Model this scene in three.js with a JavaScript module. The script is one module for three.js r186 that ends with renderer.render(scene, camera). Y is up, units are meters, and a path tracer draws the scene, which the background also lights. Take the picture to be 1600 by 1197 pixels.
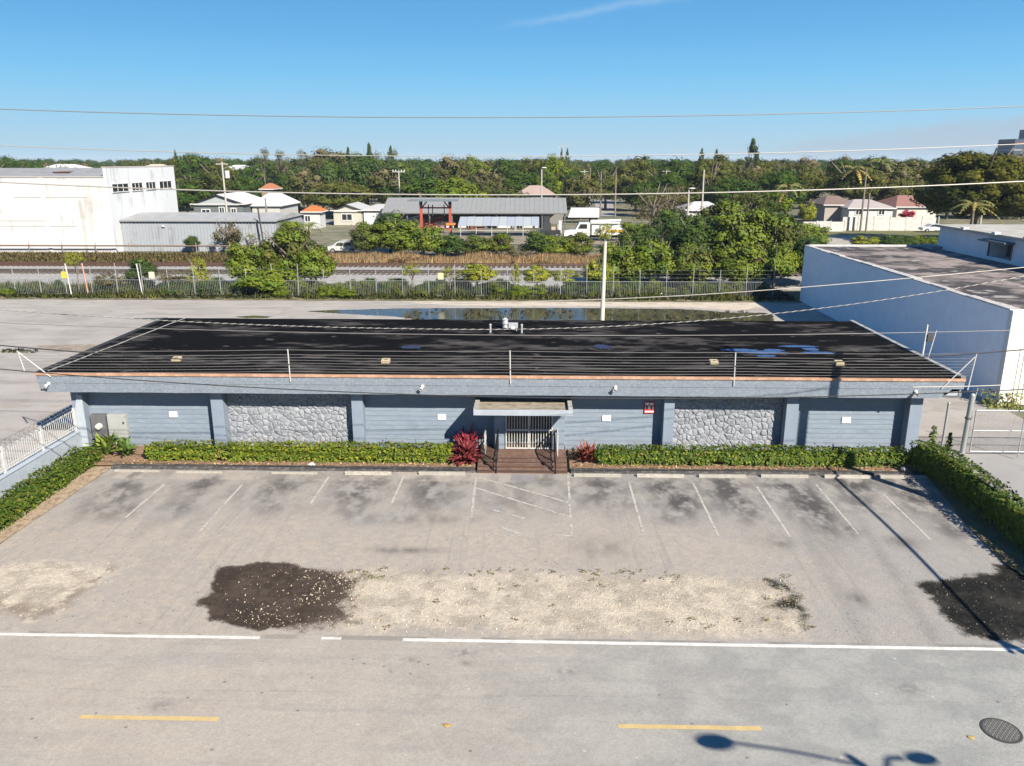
import * as THREE from 'three';
import { mergeGeometries, toCreasedNormals } from 'three/addons/utils/BufferGeometryUtils.js';
import { RoundedBoxGeometry } from 'three/addons/geometries/RoundedBoxGeometry.js';

// ---------------------------------------------------------------- camera, sky, sun, exposure
const scene = new THREE.Scene();
const camera = new THREE.PerspectiveCamera(51.17, 1024 / 766, 0.1, 6000);
camera.position.set(0, 12.28, 0);
camera.rotation.order = 'YXZ';
camera.rotation.set(-15.578 * Math.PI / 180, 1.457 * Math.PI / 180, 0);
const renderer = new THREE.WebGLRenderer({ antialias: true });
renderer.setSize(1024, 766);
renderer.toneMapping = THREE.LinearToneMapping;
const EXPOSURE = 2.3;
renderer.toneMappingExposure = EXPOSURE;
renderer.shadowMap.enabled = true;

const SUN_AZ = 36.2 * Math.PI / 180, SUN_EL = 35.5 * Math.PI / 180;   // azimuth from +z towards +x
const sunDir = new THREE.Vector3(Math.sin(SUN_AZ) * Math.cos(SUN_EL), Math.sin(SUN_EL), Math.cos(SUN_AZ) * Math.cos(SUN_EL));
const sun = new THREE.DirectionalLight(new THREE.Color().setRGB(1, 0.92, 0.80), 4.8);
sun.name = 'sun';
sun.position.copy(sunDir).multiplyScalar(120).add(new THREE.Vector3(0, 0, -50));
sun.target.position.set(0, 0, -50);
sun.castShadow = true;
sun.shadow.radius = 0.9;
sun.shadow.mapSize.set(4096, 4096);
Object.assign(sun.shadow.camera, { left: -110, right: 110, top: 110, bottom: -110, near: 1, far: 320 });
scene.add(sun, sun.target);

function rng(seed) { let s = seed | 0; return () => { s = (s + 0x6d2b79f5) | 0; let t = Math.imul(s ^ (s >>> 15), 1 | s); t = (t + Math.imul(t ^ (t >>> 7), 61 | t)) ^ t; return ((t ^ (t >>> 14)) >>> 0) / 4294967296; }; }
const lerp = (a, b, t) => a + (b - a) * t, clamp = (v, a = 0, b = 1) => Math.min(b, Math.max(a, v));
const smooth = (a, b, v) => { const t = clamp((v - a) / (b - a)); return t * t * (3 - 2 * t); };
const mix3 = (a, b, t) => [lerp(a[0], b[0], t), lerp(a[1], b[1], t), lerp(a[2], b[2], t)];
// tileable value noise: per = period in cells (power-of-two table hash otherwise)
const HT = (() => { const r = rng(991), a = new Float32Array(65536); for (let i = 0; i < 65536; i++) a[i] = r(); return a; })();
function vn(x, y, per, seed) {
  const xi = Math.floor(x), yi = Math.floor(y), fx = x - xi, fy = y - yi;
  const w = (i) => per ? ((i % per) + per) % per : i;
  const h = (i, j) => HT[((w(i) * 374761 + w(j) * 668265 + seed * 9277) ^ ((w(j) * 7919) >> 2)) & 65535];
  const u = fx * fx * (3 - 2 * fx), v = fy * fy * (3 - 2 * fy);
  return lerp(lerp(h(xi, yi), h(xi + 1, yi), u), lerp(h(xi, yi + 1), h(xi + 1, yi + 1), u), v);
}
function fbm(x, y, oct, per = 0, seed = 1) {
  let a = 0.5, s = 0, n = 0, f = 1;
  for (let i = 0; i < oct; i++) { s += a * vn(x * f, y * f, per ? per * f : 0, seed + i * 17); n += a; a *= 0.55; f *= 2; }
  return s / n;
}
// ---- sky: clear winter sky, a contrail and a low grey cloud bank
{
  const W = 2048, H = 1024, data = new Float32Array(W * H * 4);
  const stops = [[-90, 0.30, 0.30, 0.28], [-1, 0.42, 0.60, 0.70], [0, 0.46, 0.66, 0.79], [1.2, 0.43, 0.655, 0.81], [3, 0.335, 0.64, 0.885], [5.5, 0.215, 0.57, 0.9], [8, 0.155, 0.46, 0.83], [10.5, 0.12, 0.4, 0.77], [16, 0.06, 0.26, 0.62], [35, 0.042, 0.19, 0.52], [90, 0.03, 0.15, 0.45]];
  for (let j = 0; j < H; j++) {
    const el = ((j + 0.5) / H - 0.5) * 180;
    let k = 0; while (k < stops.length - 2 && stops[k + 1][0] < el) k++;
    const t = clamp((el - stops[k][0]) / (stops[k + 1][0] - stops[k][0]));
    const base = [0, 1, 2].map((c) => lerp(stops[k][c + 1], stops[k + 1][c + 1], t));
    for (let i = 0; i < W; i++) {
      const az = ((i + 0.5) / W - 0.25) * 360;                 // 0 = -z, positive to +x
      let c = base;
      if (el > -2 && el < 16 && az > -60 && az < 60) {
        // low cloud bank towards the right
        const top = lerp(0.6, 2.6, smooth(8, 33, az)) + (fbm(az * 0.9, el * 1.5, 4, 0, 5) - 0.5) * 1.3;
        const cov = smooth(6, 20, az) * smooth(top + 0.25, top - 0.5, el) * (0.35 + 0.5 * fbm(az * 0.5, el * 2.6, 4, 0, 8));
        c = mix3(c, [0.47, 0.54, 0.64], clamp(cov) * 0.95);
        // contrail
        const cz = (az + 3.6) / 11.6;
        if (cz > 0 && cz < 1.25) {
          const mid = 8.25 + 1.68 * cz + (fbm(az * 0.8, 3, 3, 0, 12) - 0.5) * 0.35;
          const d = (el - mid) / (0.11 + 0.1 * cz);
          c = mix3(c, [0.62, 0.78, 0.93], 0.38 * Math.exp(-d * d) * smooth(0, 0.4, cz) * (0.4 + 0.6 * fbm(az * 1.6, el * 3, 3, 0, 15)));
        }
      }
      const o = (j * W + i) * 4;
      for (let q = 0; q < 3; q++) data[o + q] = c[q] / EXPOSURE;
      data[o + 3] = 1;
    }
  }
  const sky = new THREE.DataTexture(data, W, H, THREE.RGBAFormat, THREE.FloatType);
  sky.mapping = THREE.EquirectangularReflectionMapping; sky.magFilter = THREE.LinearFilter; sky.minFilter = THREE.LinearFilter; sky.needsUpdate = true;
  scene.background = sky; scene.environment = sky;
}
scene.fog = new THREE.FogExp2(new THREE.Color().setRGB(0.62, 0.74, 0.86), 0.00013);

// ---------------------------------------------------------------- helpers
const taken = new Map();
function numbered(n) { const k = taken.get(n) ?? 0; taken.set(n, k + 1); return k ? n + '_' + String(k).padStart(3, '0') : n; }
function thing(name, label, category, pos = [0, 0, 0], turn = 0, group) {
  const o = new THREE.Group(); o.name = numbered(name); o.position.set(...pos); o.rotation.y = turn;
  o.userData = { label, category }; if (group) o.userData.group = group; scene.add(o); return o;
}
function part(name, geo, m, parent, pos, kind) {
  const o = new THREE.Mesh(geo, m); o.name = name; if (pos) o.position.set(...pos);
  if (kind) o.userData.kind = kind; o.castShadow = o.receiveShadow = true; parent.add(o); return o;
}
function single(name, geo, m, label, category, group, kind) {
  const o = new THREE.Mesh(geo, m); o.name = numbered(name); o.castShadow = o.receiveShadow = true;
  if (label) o.userData.label = label; if (category) o.userData.category = category; if (group) o.userData.group = group; if (kind) o.userData.kind = kind;
  scene.add(o); return o;
}
function struct(name, geo, m, label, category) { return single(name, geo, m, label, category, undefined, 'structure'); }
function copyOf(root, pos, turn, scale, label, group) {
  const r = root.clone(); r.name = numbered(root.name.replace(/_\d{3}$/, '')); r.position.set(...pos); r.rotation.y = turn;
  if (scale) r.scale.set(...(Array.isArray(scale) ? scale : [scale, scale, scale]));
  r.userData = { ...root.userData }; if (label) r.userData.label = label; if (group) r.userData.group = group; scene.add(r); return r;
}
// uv in metres from the dominant axis of each face
function triUV(g, s = 1) {
  if (g.index) g = g.toNonIndexed();
  if (!g.attributes.normal) g.computeVertexNormals();
  const p = g.attributes.position, uv = new Float32Array(p.count * 2), a = new THREE.Vector3(), b = new THREE.Vector3(), c = new THREE.Vector3();
  for (let i = 0; i < p.count; i += 3) {
    a.fromBufferAttribute(p, i); b.fromBufferAttribute(p, i + 1); c.fromBufferAttribute(p, i + 2);
    const n = b.clone().sub(a).cross(c.clone().sub(a)), ax = Math.abs(n.x), ay = Math.abs(n.y), az = Math.abs(n.z);
    [a, b, c].forEach((v, k) => {
      const q = (i + k) * 2;
      if (ay >= ax && ay >= az) { uv[q] = v.x * s; uv[q + 1] = v.z * s; } else if (ax >= az) { uv[q] = v.z * s; uv[q + 1] = v.y * s; } else { uv[q] = v.x * s; uv[q + 1] = v.y * s; }
    });
  }
  g.setAttribute('uv', new THREE.BufferAttribute(uv, 2)); return g;
}
const bx = (w, h, d, x = 0, y = 0, z = 0) => triUV(new THREE.BoxGeometry(w, h, d).translate(x, y, z));
const box2 = (x0, x1, y0, y1, z0, z1) => bx(x1 - x0, y1 - y0, z1 - z0, (x0 + x1) / 2, (y0 + y1) / 2, (z0 + z1) / 2);
const rbox = (w, h, d, r = 0.02, x = 0, y = 0, z = 0) => triUV(new RoundedBoxGeometry(w, h, d, 2, r).translate(x, y, z));
function join(list) { return mergeGeometries(list.map((g) => { const q = g.index ? g.toNonIndexed() : g; if (!q.attributes.uv) q.setAttribute('uv', new THREE.BufferAttribute(new Float32Array(q.attributes.position.count * 2), 2)); for (const k of Object.keys(q.attributes)) if (!['position', 'normal', 'uv'].includes(k)) q.deleteAttribute(k); return q; })); }
const V = (x, y, z) => new THREE.Vector3(x, y, z);
function rod(a, b, r, seg = 6, r2 = r) {           // bar between two points
  const A = V(...a), B = V(...b), d = B.clone().sub(A), g = new THREE.CylinderGeometry(r2, r, d.length(), seg);
  g.translate(0, d.length() / 2, 0); g.applyQuaternion(new THREE.Quaternion().setFromUnitVectors(V(0, 1, 0), d.normalize())); g.translate(A.x, A.y, A.z); return g.toNonIndexed();
}
function tube(pts, r, seg = 5, n = pts.length * 4) { return new THREE.TubeGeometry(new THREE.CatmullRomCurve3(pts.map((p) => V(...p))), n, r, seg).toNonIndexed(); }
function prism(poly, y0, y1) {                    // poly [[x,z]...] ground outline, extruded upwards
  const s = new THREE.Shape(poly.map(([x, z]) => new THREE.Vector2(x, -z)));
  const g = new THREE.ExtrudeGeometry(s, { depth: y1 - y0, bevelEnabled: false }); g.rotateX(-Math.PI / 2); g.translate(0, y0, 0); return triUV(g);
}
function frontPrism(poly, z0, z1) {               // poly [[x,y]...] outline seen from the front, between z0 (back) and z1
  const g = new THREE.ExtrudeGeometry(new THREE.Shape(poly.map(([x, y]) => new THREE.Vector2(x, y))), { depth: z1 - z0, bevelEnabled: false }); g.translate(0, 0, z0); return triUV(g);
}
function sidePrism(poly, x0, x1) {                // poly [[z,y]...], extruded along x
  const g = new THREE.ExtrudeGeometry(new THREE.Shape(poly.map(([z, y]) => new THREE.Vector2(-z, y))), { depth: x1 - x0, bevelEnabled: false }); g.rotateY(Math.PI / 2); g.translate(x0, 0, 0); return triUV(g);
}
function sheet(x0, x1, z0, z1, y, nx = 1, nz = 1) {  // horizontal sheet, uv in metres
  const g = new THREE.PlaneGeometry(x1 - x0, z1 - z0, nx, nz); g.rotateX(-Math.PI / 2); g.translate((x0 + x1) / 2, y, (z0 + z1) / 2);
  const p = g.attributes.position, uv = g.attributes.uv; for (let i = 0; i < p.count; i++) uv.setXY(i, p.getX(i), p.getZ(i)); return g;
}
function flat(poly, y) { const g = new THREE.ShapeGeometry(new THREE.Shape(poly.map(([x, z]) => new THREE.Vector2(x, -z)))); g.rotateX(-Math.PI / 2); g.translate(0, y, 0); const p = g.attributes.position, uv = g.attributes.uv; for (let i = 0; i < p.count; i++) uv.setXY(i, p.getX(i), p.getZ(i)); return g; }
// ---- textures; fn(u, v) in pixels gives linear rgb (0..1)
const enc = (l) => { l = clamp(l); return Math.round(255 * (l <= 0.0031308 ? 12.92 * l : 1.055 * Math.pow(l, 1 / 2.4) - 0.055)); };
function colTex(w, h, fn, rep) {
  const d = new Uint8Array(w * h * 4);
  for (let j = 0; j < h; j++) for (let i = 0; i < w; i++) { const c = fn(i, j), o = (j * w + i) * 4; d[o] = enc(c[0]); d[o + 1] = enc(c[1]); d[o + 2] = enc(c[2]); d[o + 3] = 255; }
  const t = new THREE.DataTexture(d, w, h); t.colorSpace = THREE.SRGBColorSpace; return texSet(t, rep);
}
function greyTex(w, h, fn, rep) {
  const d = new Uint8Array(w * h * 4);
  for (let j = 0; j < h; j++) for (let i = 0; i < w; i++) { const c = Math.round(255 * clamp(fn(i, j))), o = (j * w + i) * 4; d[o] = d[o + 1] = d[o + 2] = c; d[o + 3] = 255; }
  return texSet(new THREE.DataTexture(d, w, h), rep);
}
function texSet(t, rep) { t.wrapS = t.wrapT = THREE.RepeatWrapping; t.magFilter = THREE.LinearFilter; t.minFilter = THREE.LinearMipmapLinearFilter; if (rep) t.repeat.set(1 / rep, 1 / rep); t.needsUpdate = true; return t; }
const ALBEDO_SCALE = 0.72;                                       // scales base colours down to balance the higher exposure
function mat(rgb, o = {}) { rgb = rgb.map((v) => v * ALBEDO_SCALE); return new THREE.MeshStandardMaterial({ color: new THREE.Color().setRGB(...rgb), roughness: 0.85, metalness: 0, ...o }); }
const neutral = new Map();
// grainy material: base colour varied by coarse and fine noise over `size` metres
function grain(rgb, { size = 4, amt = 0.25, fine = 0.15, tint = null, tintAmt = 0.5, cells = 6, px = 256, bump = 0, seed = 3, rough = 0.88, stretch = [1, 1], ...o } = {}) {
  rgb = rgb.map((v) => v * ALBEDO_SCALE); if (tint) tint = tint.map((v) => v * ALBEDO_SCALE);
  const val = (i, j) => { const u = i / px * cells, v = j / px * cells; return [fbm(u * stretch[0], v * stretch[1], 4, cells * Math.max(...stretch), seed), HT[(i * 7919 + j * 104729 + seed * 31) & 65535], fbm(u * 2 * stretch[0], v * 2 * stretch[1], 3, cells * 2 * Math.max(...stretch), seed + 40)]; };
  if (!tint && !bump) {                                    // plain variation: one shared neutral map, coloured by the material
    const top = 1 + amt + fine / 2, key = [amt, fine, cells, px, stretch].join(), seed0 = 3;
    if (!neutral.has(key)) neutral.set(key, colTex(px, px, (i, j) => { const u = i / px * cells, v = j / px * cells, q = (1 + (fbm(u * stretch[0], v * stretch[1], 4, cells * Math.max(...stretch), seed0) - 0.5) * 2 * amt + (HT[(i * 7919 + j * 104729) & 65535] - 0.5) * fine) / top; return [q, q, q]; }, 1));
    const map = neutral.get(key).clone(); map.repeat.set(1 / size, 1 / size); map.offset.set(seed * 0.37 % 1, seed * 0.61 % 1); map.needsUpdate = true;
    return new THREE.MeshStandardMaterial({ map, color: new THREE.Color().setRGB(rgb[0] * top, rgb[1] * top, rgb[2] * top), roughness: rough, metalness: 0, ...o });
  }
  const map = colTex(px, px, (i, j) => {
    const [a, b, c] = val(i, j), k = 1 + (a - 0.5) * 2 * amt + (b - 0.5) * fine;
    let col = [rgb[0] * k, rgb[1] * k, rgb[2] * k];
    if (tint) col = mix3(col, tint, smooth(0.5, 0.72, c) * tintAmt);
    return col;
  }, size);
  const m = new THREE.MeshStandardMaterial({ map, roughness: rough, metalness: 0, ...o });
  if (bump) { m.bumpMap = greyTex(px, px, (i, j) => { const [a, b, c] = val(i, j); return 0.45 * b + 0.35 * c + 0.2 * a; }, size); m.bumpScale = bump; }
  return m;
}
// ---------------------------------------------------------------- ground, road, lot
function inPoly(poly, x, z) {           // signed distance, positive inside
  let d = 1e9, s = false;
  for (let i = 0, j = poly.length - 1; i < poly.length; j = i++) {
    const [xi, zi] = poly[i], [xj, zj] = poly[j];
    if ((zi > z) !== (zj > z) && x < (xj - xi) * (z - zi) / (zj - zi) + xi) s = !s;
    const ex = xj - xi, ez = zj - zi, t = clamp(((x - xi) * ex + (z - zi) * ez) / (ex * ex + ez * ez));
    d = Math.min(d, Math.hypot(x - xi - t * ex, z - zi - t * ez));
  }
  return s ? d : -d;
}
const sandLeft = [[-24, -22.7], [-16.9, -22.62], [-13.6, -22.7], [-12.27, -22.53], [-12.62, -21.5], [-12.75, -20.24], [-13.1, -19.55], [-14.03, -19.04], [-14.8, -19.3], [-24, -19.2]];
const darkLeft = [[-9.96, -22.51], [-8.08, -22.68], [-6.8, -22.45], [-4.7, -22.4], [-4.4, -21.6], [-4.6, -20.6], [-4.0, -19.6], [-3.2, -18.8], [-5.99, -18.78], [-7.42, -18.88], [-8.88, -19.45], [-9.75, -20.1], [-9.5, -20.85], [-9.75, -21.7]];
const gravelMid = [[-6.6, -22.35], [-0.57, -22.5], [4.98, -22.44], [7.28, -22.22], [8.01, -22.04], [8.18, -21.12], [8.02, -20.25], [7.75, -19.5], [7.42, -18.74], [-5.2, -18.75], [-6.6, -20.3]];
const darkMid = [[6.75, -22.35], [7.4, -22.25], [8.05, -22.05], [8.22, -21.1], [8.05, -20.2], [7.8, -19.4], [7.45, -18.72], [7.2, -19.2], [7.35, -20.1], [6.55, -20.4], [7.2, -21.2], [6.9, -21.8]];
const darkRight = [[11.41, -22.13], [12.4, -22.2], [13.27, -22.57], [14.36, -22.75], [14.6, -23.2], [17.5, -23.3], [17.5, -18.75], [12.3, -18.8], [11.7, -19.2], [11.4, -20.17], [11.5, -21.2]];
const stains = [[-16.0, -28.9, 0.5, 1.2, 0.5], [-15.7, -27.6, 0.8, 1.4, 0.5], [-15.1, -26.3, 0.7, 0.5, 0.5], [-12.9, -29.0, 0.5, 0.6, 0.6], [-12.8, -27.4, 0.5, 1.2, 0.4], [-9.7, -28.9, 0.7, 1.0, 0.5], [-9.6, -27.2, 0.6, 0.8, 0.35], [-6.6, -28.6, 0.8, 1.3, 0.6], [-6.5, -27.0, 0.5, 0.7, 0.4], [-3.8, -28.7, 0.7, 1.2, 0.55], [-3.9, -25.9, 1.6, 0.35, 0.35], [-0.3, -27.4, 0.6, 0.6, 0.3], [0.2, -29.7, 0.6, 0.5, 0.4], [2.7, -29.0, 0.6, 1.1, 0.6], [3.1, -27.5, 0.5, 0.7, 0.4], [5.2, -28.9, 0.6, 0.8, 0.75], [5.6, -27.7, 0.6, 0.9, 0.75], [5.0, -26.5, 0.5, 0.5, 0.4], [7.6, -29.0, 0.6, 1.0, 0.8], [7.8, -27.6, 0.5, 1.1, 0.6], [8.3, -24.5, 0.35, 0.35, 0.5], [10.0, -29.3, 0.7, 0.35, 0.6], [10.3, -27.2, 0.6, 1.5, 0.8], [11.0, -25.6, 0.3, 0.5, 0.5], [12.6, -29.6, 0.8, 0.6, 0.8], [12.3, -28.0, 0.5, 0.6, 0.4], [14.4, -28.4, 0.6, 1.2, 0.6], [14.5, -25.6, 0.5, 0.7, 0.5], [12.4, -24.6, 0.5, 0.3, 0.4], [9.5, -20.9, 0.3, 0.3, 0.5], [-3.0, -21.8, 0.5, 0.4, 0.45], [4.2, -20.7, 0.4, 0.6, 0.55], [-2.4, -19.5, 0.8, 0.3, 0.4], [2.4, -23.9, 0.8, 0.5, 0.3], [-4.2, -23.6, 1.1, 0.15, 0.45]];
const LX0 = -22, LX1 = 19, LZ0 = -31.2, LZ1 = -18.7;     // lot sheet
const lotW = 2048, lotH = 640, heights = new Float32Array(lotW * lotH);
const lotTex = colTex(lotW, lotH, (i, j) => {
  const x = lerp(LX0, LX1, (i + 0.5) / lotW), z = lerp(LZ0, LZ1, (j + 0.5) / lotH);
  const n1 = fbm(x * 0.35 + 9, z * 0.5, 5, 0, 1), n2 = fbm(x * 1.4, z * 1.1 + 30, 5, 0, 2), n3 = fbm(x * 6, z * 6, 3, 0, 3), g = HT[(i * 7919 + j * 104729) & 65535], st = fbm(x * 0.55, z * 2.2, 4, 0, 21);
  // worn asphalt; a white-balance drift is painted into the colour, cooler to the right
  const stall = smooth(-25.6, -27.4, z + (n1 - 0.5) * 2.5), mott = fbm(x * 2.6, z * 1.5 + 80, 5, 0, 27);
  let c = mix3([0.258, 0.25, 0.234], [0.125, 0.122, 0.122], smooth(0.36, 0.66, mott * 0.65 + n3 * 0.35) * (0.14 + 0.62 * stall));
  const sandy = clamp(0.28 + 0.62 * smooth(-27.6, -24.4, z + (n1 - 0.5) * 4) * smooth(14, 2, x + (n1 - 0.5) * 10) + (0.5 - n2) * 0.7 * stall + smooth(6, -10, x) * 0.22);  // blown sand, plus painted-in white-balance warmth towards the left
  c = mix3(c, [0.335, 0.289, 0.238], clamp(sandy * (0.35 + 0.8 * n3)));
  // oil and tyre stains in the stalls
  let dark = 0;
  for (const [sx, sz, rx, rz, a] of stains) { const dx = (x - sx + 0.06 * (z - sz)) / (rx * 1.1), dz = (z - sz) / (rz * 1.45), q = dx * dx + dz * dz; if (q < 7) dark = Math.max(dark, a * Math.exp(-q * 0.9) * smooth(0.2, 0.68, mott * 0.72 + n3 * 0.28) * 1.15); }
  c = mix3(c, [0.05, 0.047, 0.047], clamp(dark * 1.5) * (0.65 + 0.35 * g));
  if (z < -29.4) c = mix3(c, [0.37, 0.32, 0.265], 0.6 * smooth(0.42, 0.62, n2) * smooth(4, -4, x));   // drifted sand below the kerb
  let hgt = 0.3 * g + 0.2 * n3;
  const w = (fbm(x * 1.3, z * 1.3, 4, 0, 33) - 0.5) * 0.9 + (n3 - 0.5) * 0.22;
  const sand = Math.max(inPoly(sandLeft, x, z), inPoly(gravelMid, x, z)) + w;
  if (sand > 0) {
    const k = smooth(-0.05, 0.7, sand) * (0.75 + 0.25 * n3);
    const grit = HT[((i >> 1) * 3571 + (j >> 1) * 7907) & 65535], n4 = fbm(x * 2.2 + 5, z * 2.2, 4, 0, 44);
    let s = mix3([0.44, 0.382, 0.295], [0.325, 0.28, 0.218], smooth(0.4, 0.7, n4));
    s = s.map((v) => v * (0.82 + 0.3 * grit * (0.6 + 0.8 * n3)));
    const rim = x < -11.9 ? smooth(1.15, 0.3, sand) * smooth(0.36, 0.52, n4) * (z > -21.5 || x > -13.2 ? 1 : 0) : 0;
    s = mix3(s, [0.12, 0.085, 0.058], rim * 0.85);
    c = mix3(c, s, k); hgt = lerp(hgt, 0.35 + 0.5 * grit + 0.3 * n4, k);
  }
  const dk = Math.max(inPoly(darkLeft, x, z) - (x > -6.6 ? smooth(-6.4, -3.9, x) * 0.55 * (0.4 + 1.2 * fbm(x * 3, z * 3, 3, 0, 37)) : 0), inPoly(darkMid, x, z) - 0.18, inPoly(darkRight, x, z)) + w * 0.62;
  if (dk > 0) {
    const grit = HT[(i * 3571 + j * 7907 + 99) & 65535];
    let s = mix3(x < 0 ? [0.038, 0.028, 0.021] : [0.01, 0.0095, 0.009], x < 0 ? [0.068, 0.051, 0.039] : [0.032, 0.03, 0.024], smooth(0.3, 0.75, n3 * 0.4 + n2 * 0.6));
    s = s.map((v) => v * (0.7 + 0.6 * grit));
    const fade = x < 0 ? smooth(-7.2, -4.6, x) * 0.85 : 0.12, k = smooth(0, 0.14 + fade, dk + (grit - 0.5) * (0.1 + 0.6 * fade) + (n3 - 0.5) * 1.3 * fade); c = mix3(c, s, k); hgt = lerp(hgt, 0.2 + 0.6 * grit, k);
  }
  { const ts = fbm((x + 0.06 * z * Math.sin(x)) * 5.2, z * 0.18, 3, 0, 58); if (sand < 0 && dk < 0) c = mix3(c, [0.16, 0.152, 0.145], smooth(0.62, 0.76, ts) * 0.22 * (1 - stall * 0.5)); }
  const tyre = Math.exp(-Math.pow((x - 9.0 - (z + 20) * -0.06) / 0.22, 2)) + Math.exp(-Math.pow((x - 10.9 - (z + 20) * -0.12) / 0.22, 2));
  if (sand < 0 && dk < 0 && z > -26.5) c = mix3(c, [0.13, 0.125, 0.12], clamp(tyre * 0.3 * (0.4 + st)));
  heights[j * lotW + i] = hgt;
  if (HT[((i >> 1) * 131 + (j >> 1) * 9973 + 5) & 65535] > 0.9975) c = mix3(c, n1 > 0.52 ? [0.05, 0.046, 0.04] : [0.42, 0.38, 0.33], 0.75);
  const k = 0.82 + 0.24 * g + 0.12 * (n3 - 0.5); return [c[0] * k, c[1] * k, c[2] * k];
});
const lotBump = greyTex(lotW, lotH, (i, j) => heights[j * lotW + i]);
for (const t of [lotTex, lotBump]) { t.wrapS = t.wrapT = THREE.MirroredRepeatWrapping; t.repeat.set(1 / (LX1 - LX0), 1 / (LZ1 - LZ0)); t.offset.set(-LX0 / (LX1 - LX0), -LZ0 / (LZ1 - LZ0)); }
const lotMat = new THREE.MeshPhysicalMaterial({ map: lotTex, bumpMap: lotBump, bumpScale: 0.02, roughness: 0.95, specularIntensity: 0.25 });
const roadMap = colTex(1600, 500, (i, j) => {
  const x = lerp(-26, 26, i / 1600), z = lerp(-18.8, -5, j / 500);
  const n1 = fbm(x * 0.22, z * 1.6, 5, 0, 101), n2 = fbm(x * 1.2, z * 1.5, 5, 0, 102), n3 = fbm(x * 7, z * 7, 3, 0, 103), g = HT[(i * 7919 + j * 104729 + 7) & 65535];
  let c = mix3([0.255, 0.252, 0.228], [0.208, 0.208, 0.193], smooth(0.36, 0.66, n2));
  c = mix3(c, [0.33, 0.278, 0.222], clamp(0.62 * smooth(9, -7, x + (n1 - 0.5) * 14) + (n1 - 0.5) * 0.6));  // warm left to grey right tonal drift painted into the road colour
  c = mix3(c, [0.2, 0.193, 0.182], 0.3 * smooth(0.52, 0.75, fbm(x * 0.35, z * 4, 5, 0, 107)));
  const seam = Math.abs(z + 16.35 + 0.03 * Math.sin(x * 0.8)); if (seam < 0.02 && n2 > 0.48) c = mix3(c, [0.15, 0.145, 0.14], 0.3);
  if (z < -18.55) c = mix3(c, [0.15, 0.135, 0.115], 0.5 * smooth(0.4, 0.6, n2));
  for (const [sx, sz, r] of [[-1.7, -18.05, 0.32], [-1.6, -17.6, 0.2], [0.9, -17.35, 0.3], [-3.1, -17.7, 0.18], [-8.6, -15.75, 0.3], [-3.5, -17.2, 0.12], [9.1, -16.9, 0.4]]) { const q = ((x - sx) ** 2 + ((z - sz) * 1.6) ** 2) / (r * r); if (q < 3) c = mix3(c, [0.095, 0.09, 0.086], 0.6 * Math.exp(-q) * smooth(0.3, 0.6, n3)); }
  if (HT[((i >> 1) * 131 + (j >> 1) * 9973) & 65535] > 0.9985) c = mix3(c, n1 > 0.5 ? [0.07, 0.066, 0.062] : [0.4, 0.37, 0.33], 0.7);
  const k = 0.82 + 0.24 * g + 0.14 * n3; return [c[0] * k, c[1] * k, c[2] * k];
});
roadMap.wrapS = roadMap.wrapT = THREE.MirroredRepeatWrapping; roadMap.repeat.set(1 / 52, 1 / 13.8); roadMap.offset.set(0.5, 18.8 / 13.8);
const roadBump = greyTex(256, 256, (i, j) => HT[(i * 7919 + j * 104729) & 65535] * 0.6 + 0.4 * fbm(i / 16, j / 16, 3, 16, 9), 2);
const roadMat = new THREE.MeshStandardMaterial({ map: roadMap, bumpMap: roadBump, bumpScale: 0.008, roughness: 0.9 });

const soilMat = grain([0.21, 0.185, 0.12], { size: 23, amt: 0.5, fine: 0.5, tint: [0.10, 0.13, 0.035], tintAmt: 0.9, cells: 8, px: 512, seed: 5 });
{ const g = sheet(-2600, 2600, -5200, 60, -0.05); struct('ground', g, soilMat); }
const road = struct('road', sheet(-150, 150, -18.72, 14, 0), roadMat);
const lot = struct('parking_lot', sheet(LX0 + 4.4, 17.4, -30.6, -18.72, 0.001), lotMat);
const yardMat = grain([0.40, 0.365, 0.325], { size: 21, amt: 0.17, fine: 0.16, tint: [0.30, 0.26, 0.215], tintAmt: 0.5, cells: 7, px: 1024, bump: 0.004, seed: 8, stretch: [1, 2] });
const yardBack = struct('back_yard', sheet(-160, 24.2, -71.4, -33, 0.002), yardMat);
struct('side_yard', sheet(-160, -19.75, -33, -18.72, 0.002), yardMat);
struct('driveway', sheet(17.4, 60, -33, -18.72, 0.002), grain([0.36, 0.345, 0.325], { size: 13, amt: 0.2, fine: 0.15, tint: [0.24, 0.23, 0.21], tintAmt: 0.5, cells: 5, px: 512, seed: 9 }));
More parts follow.
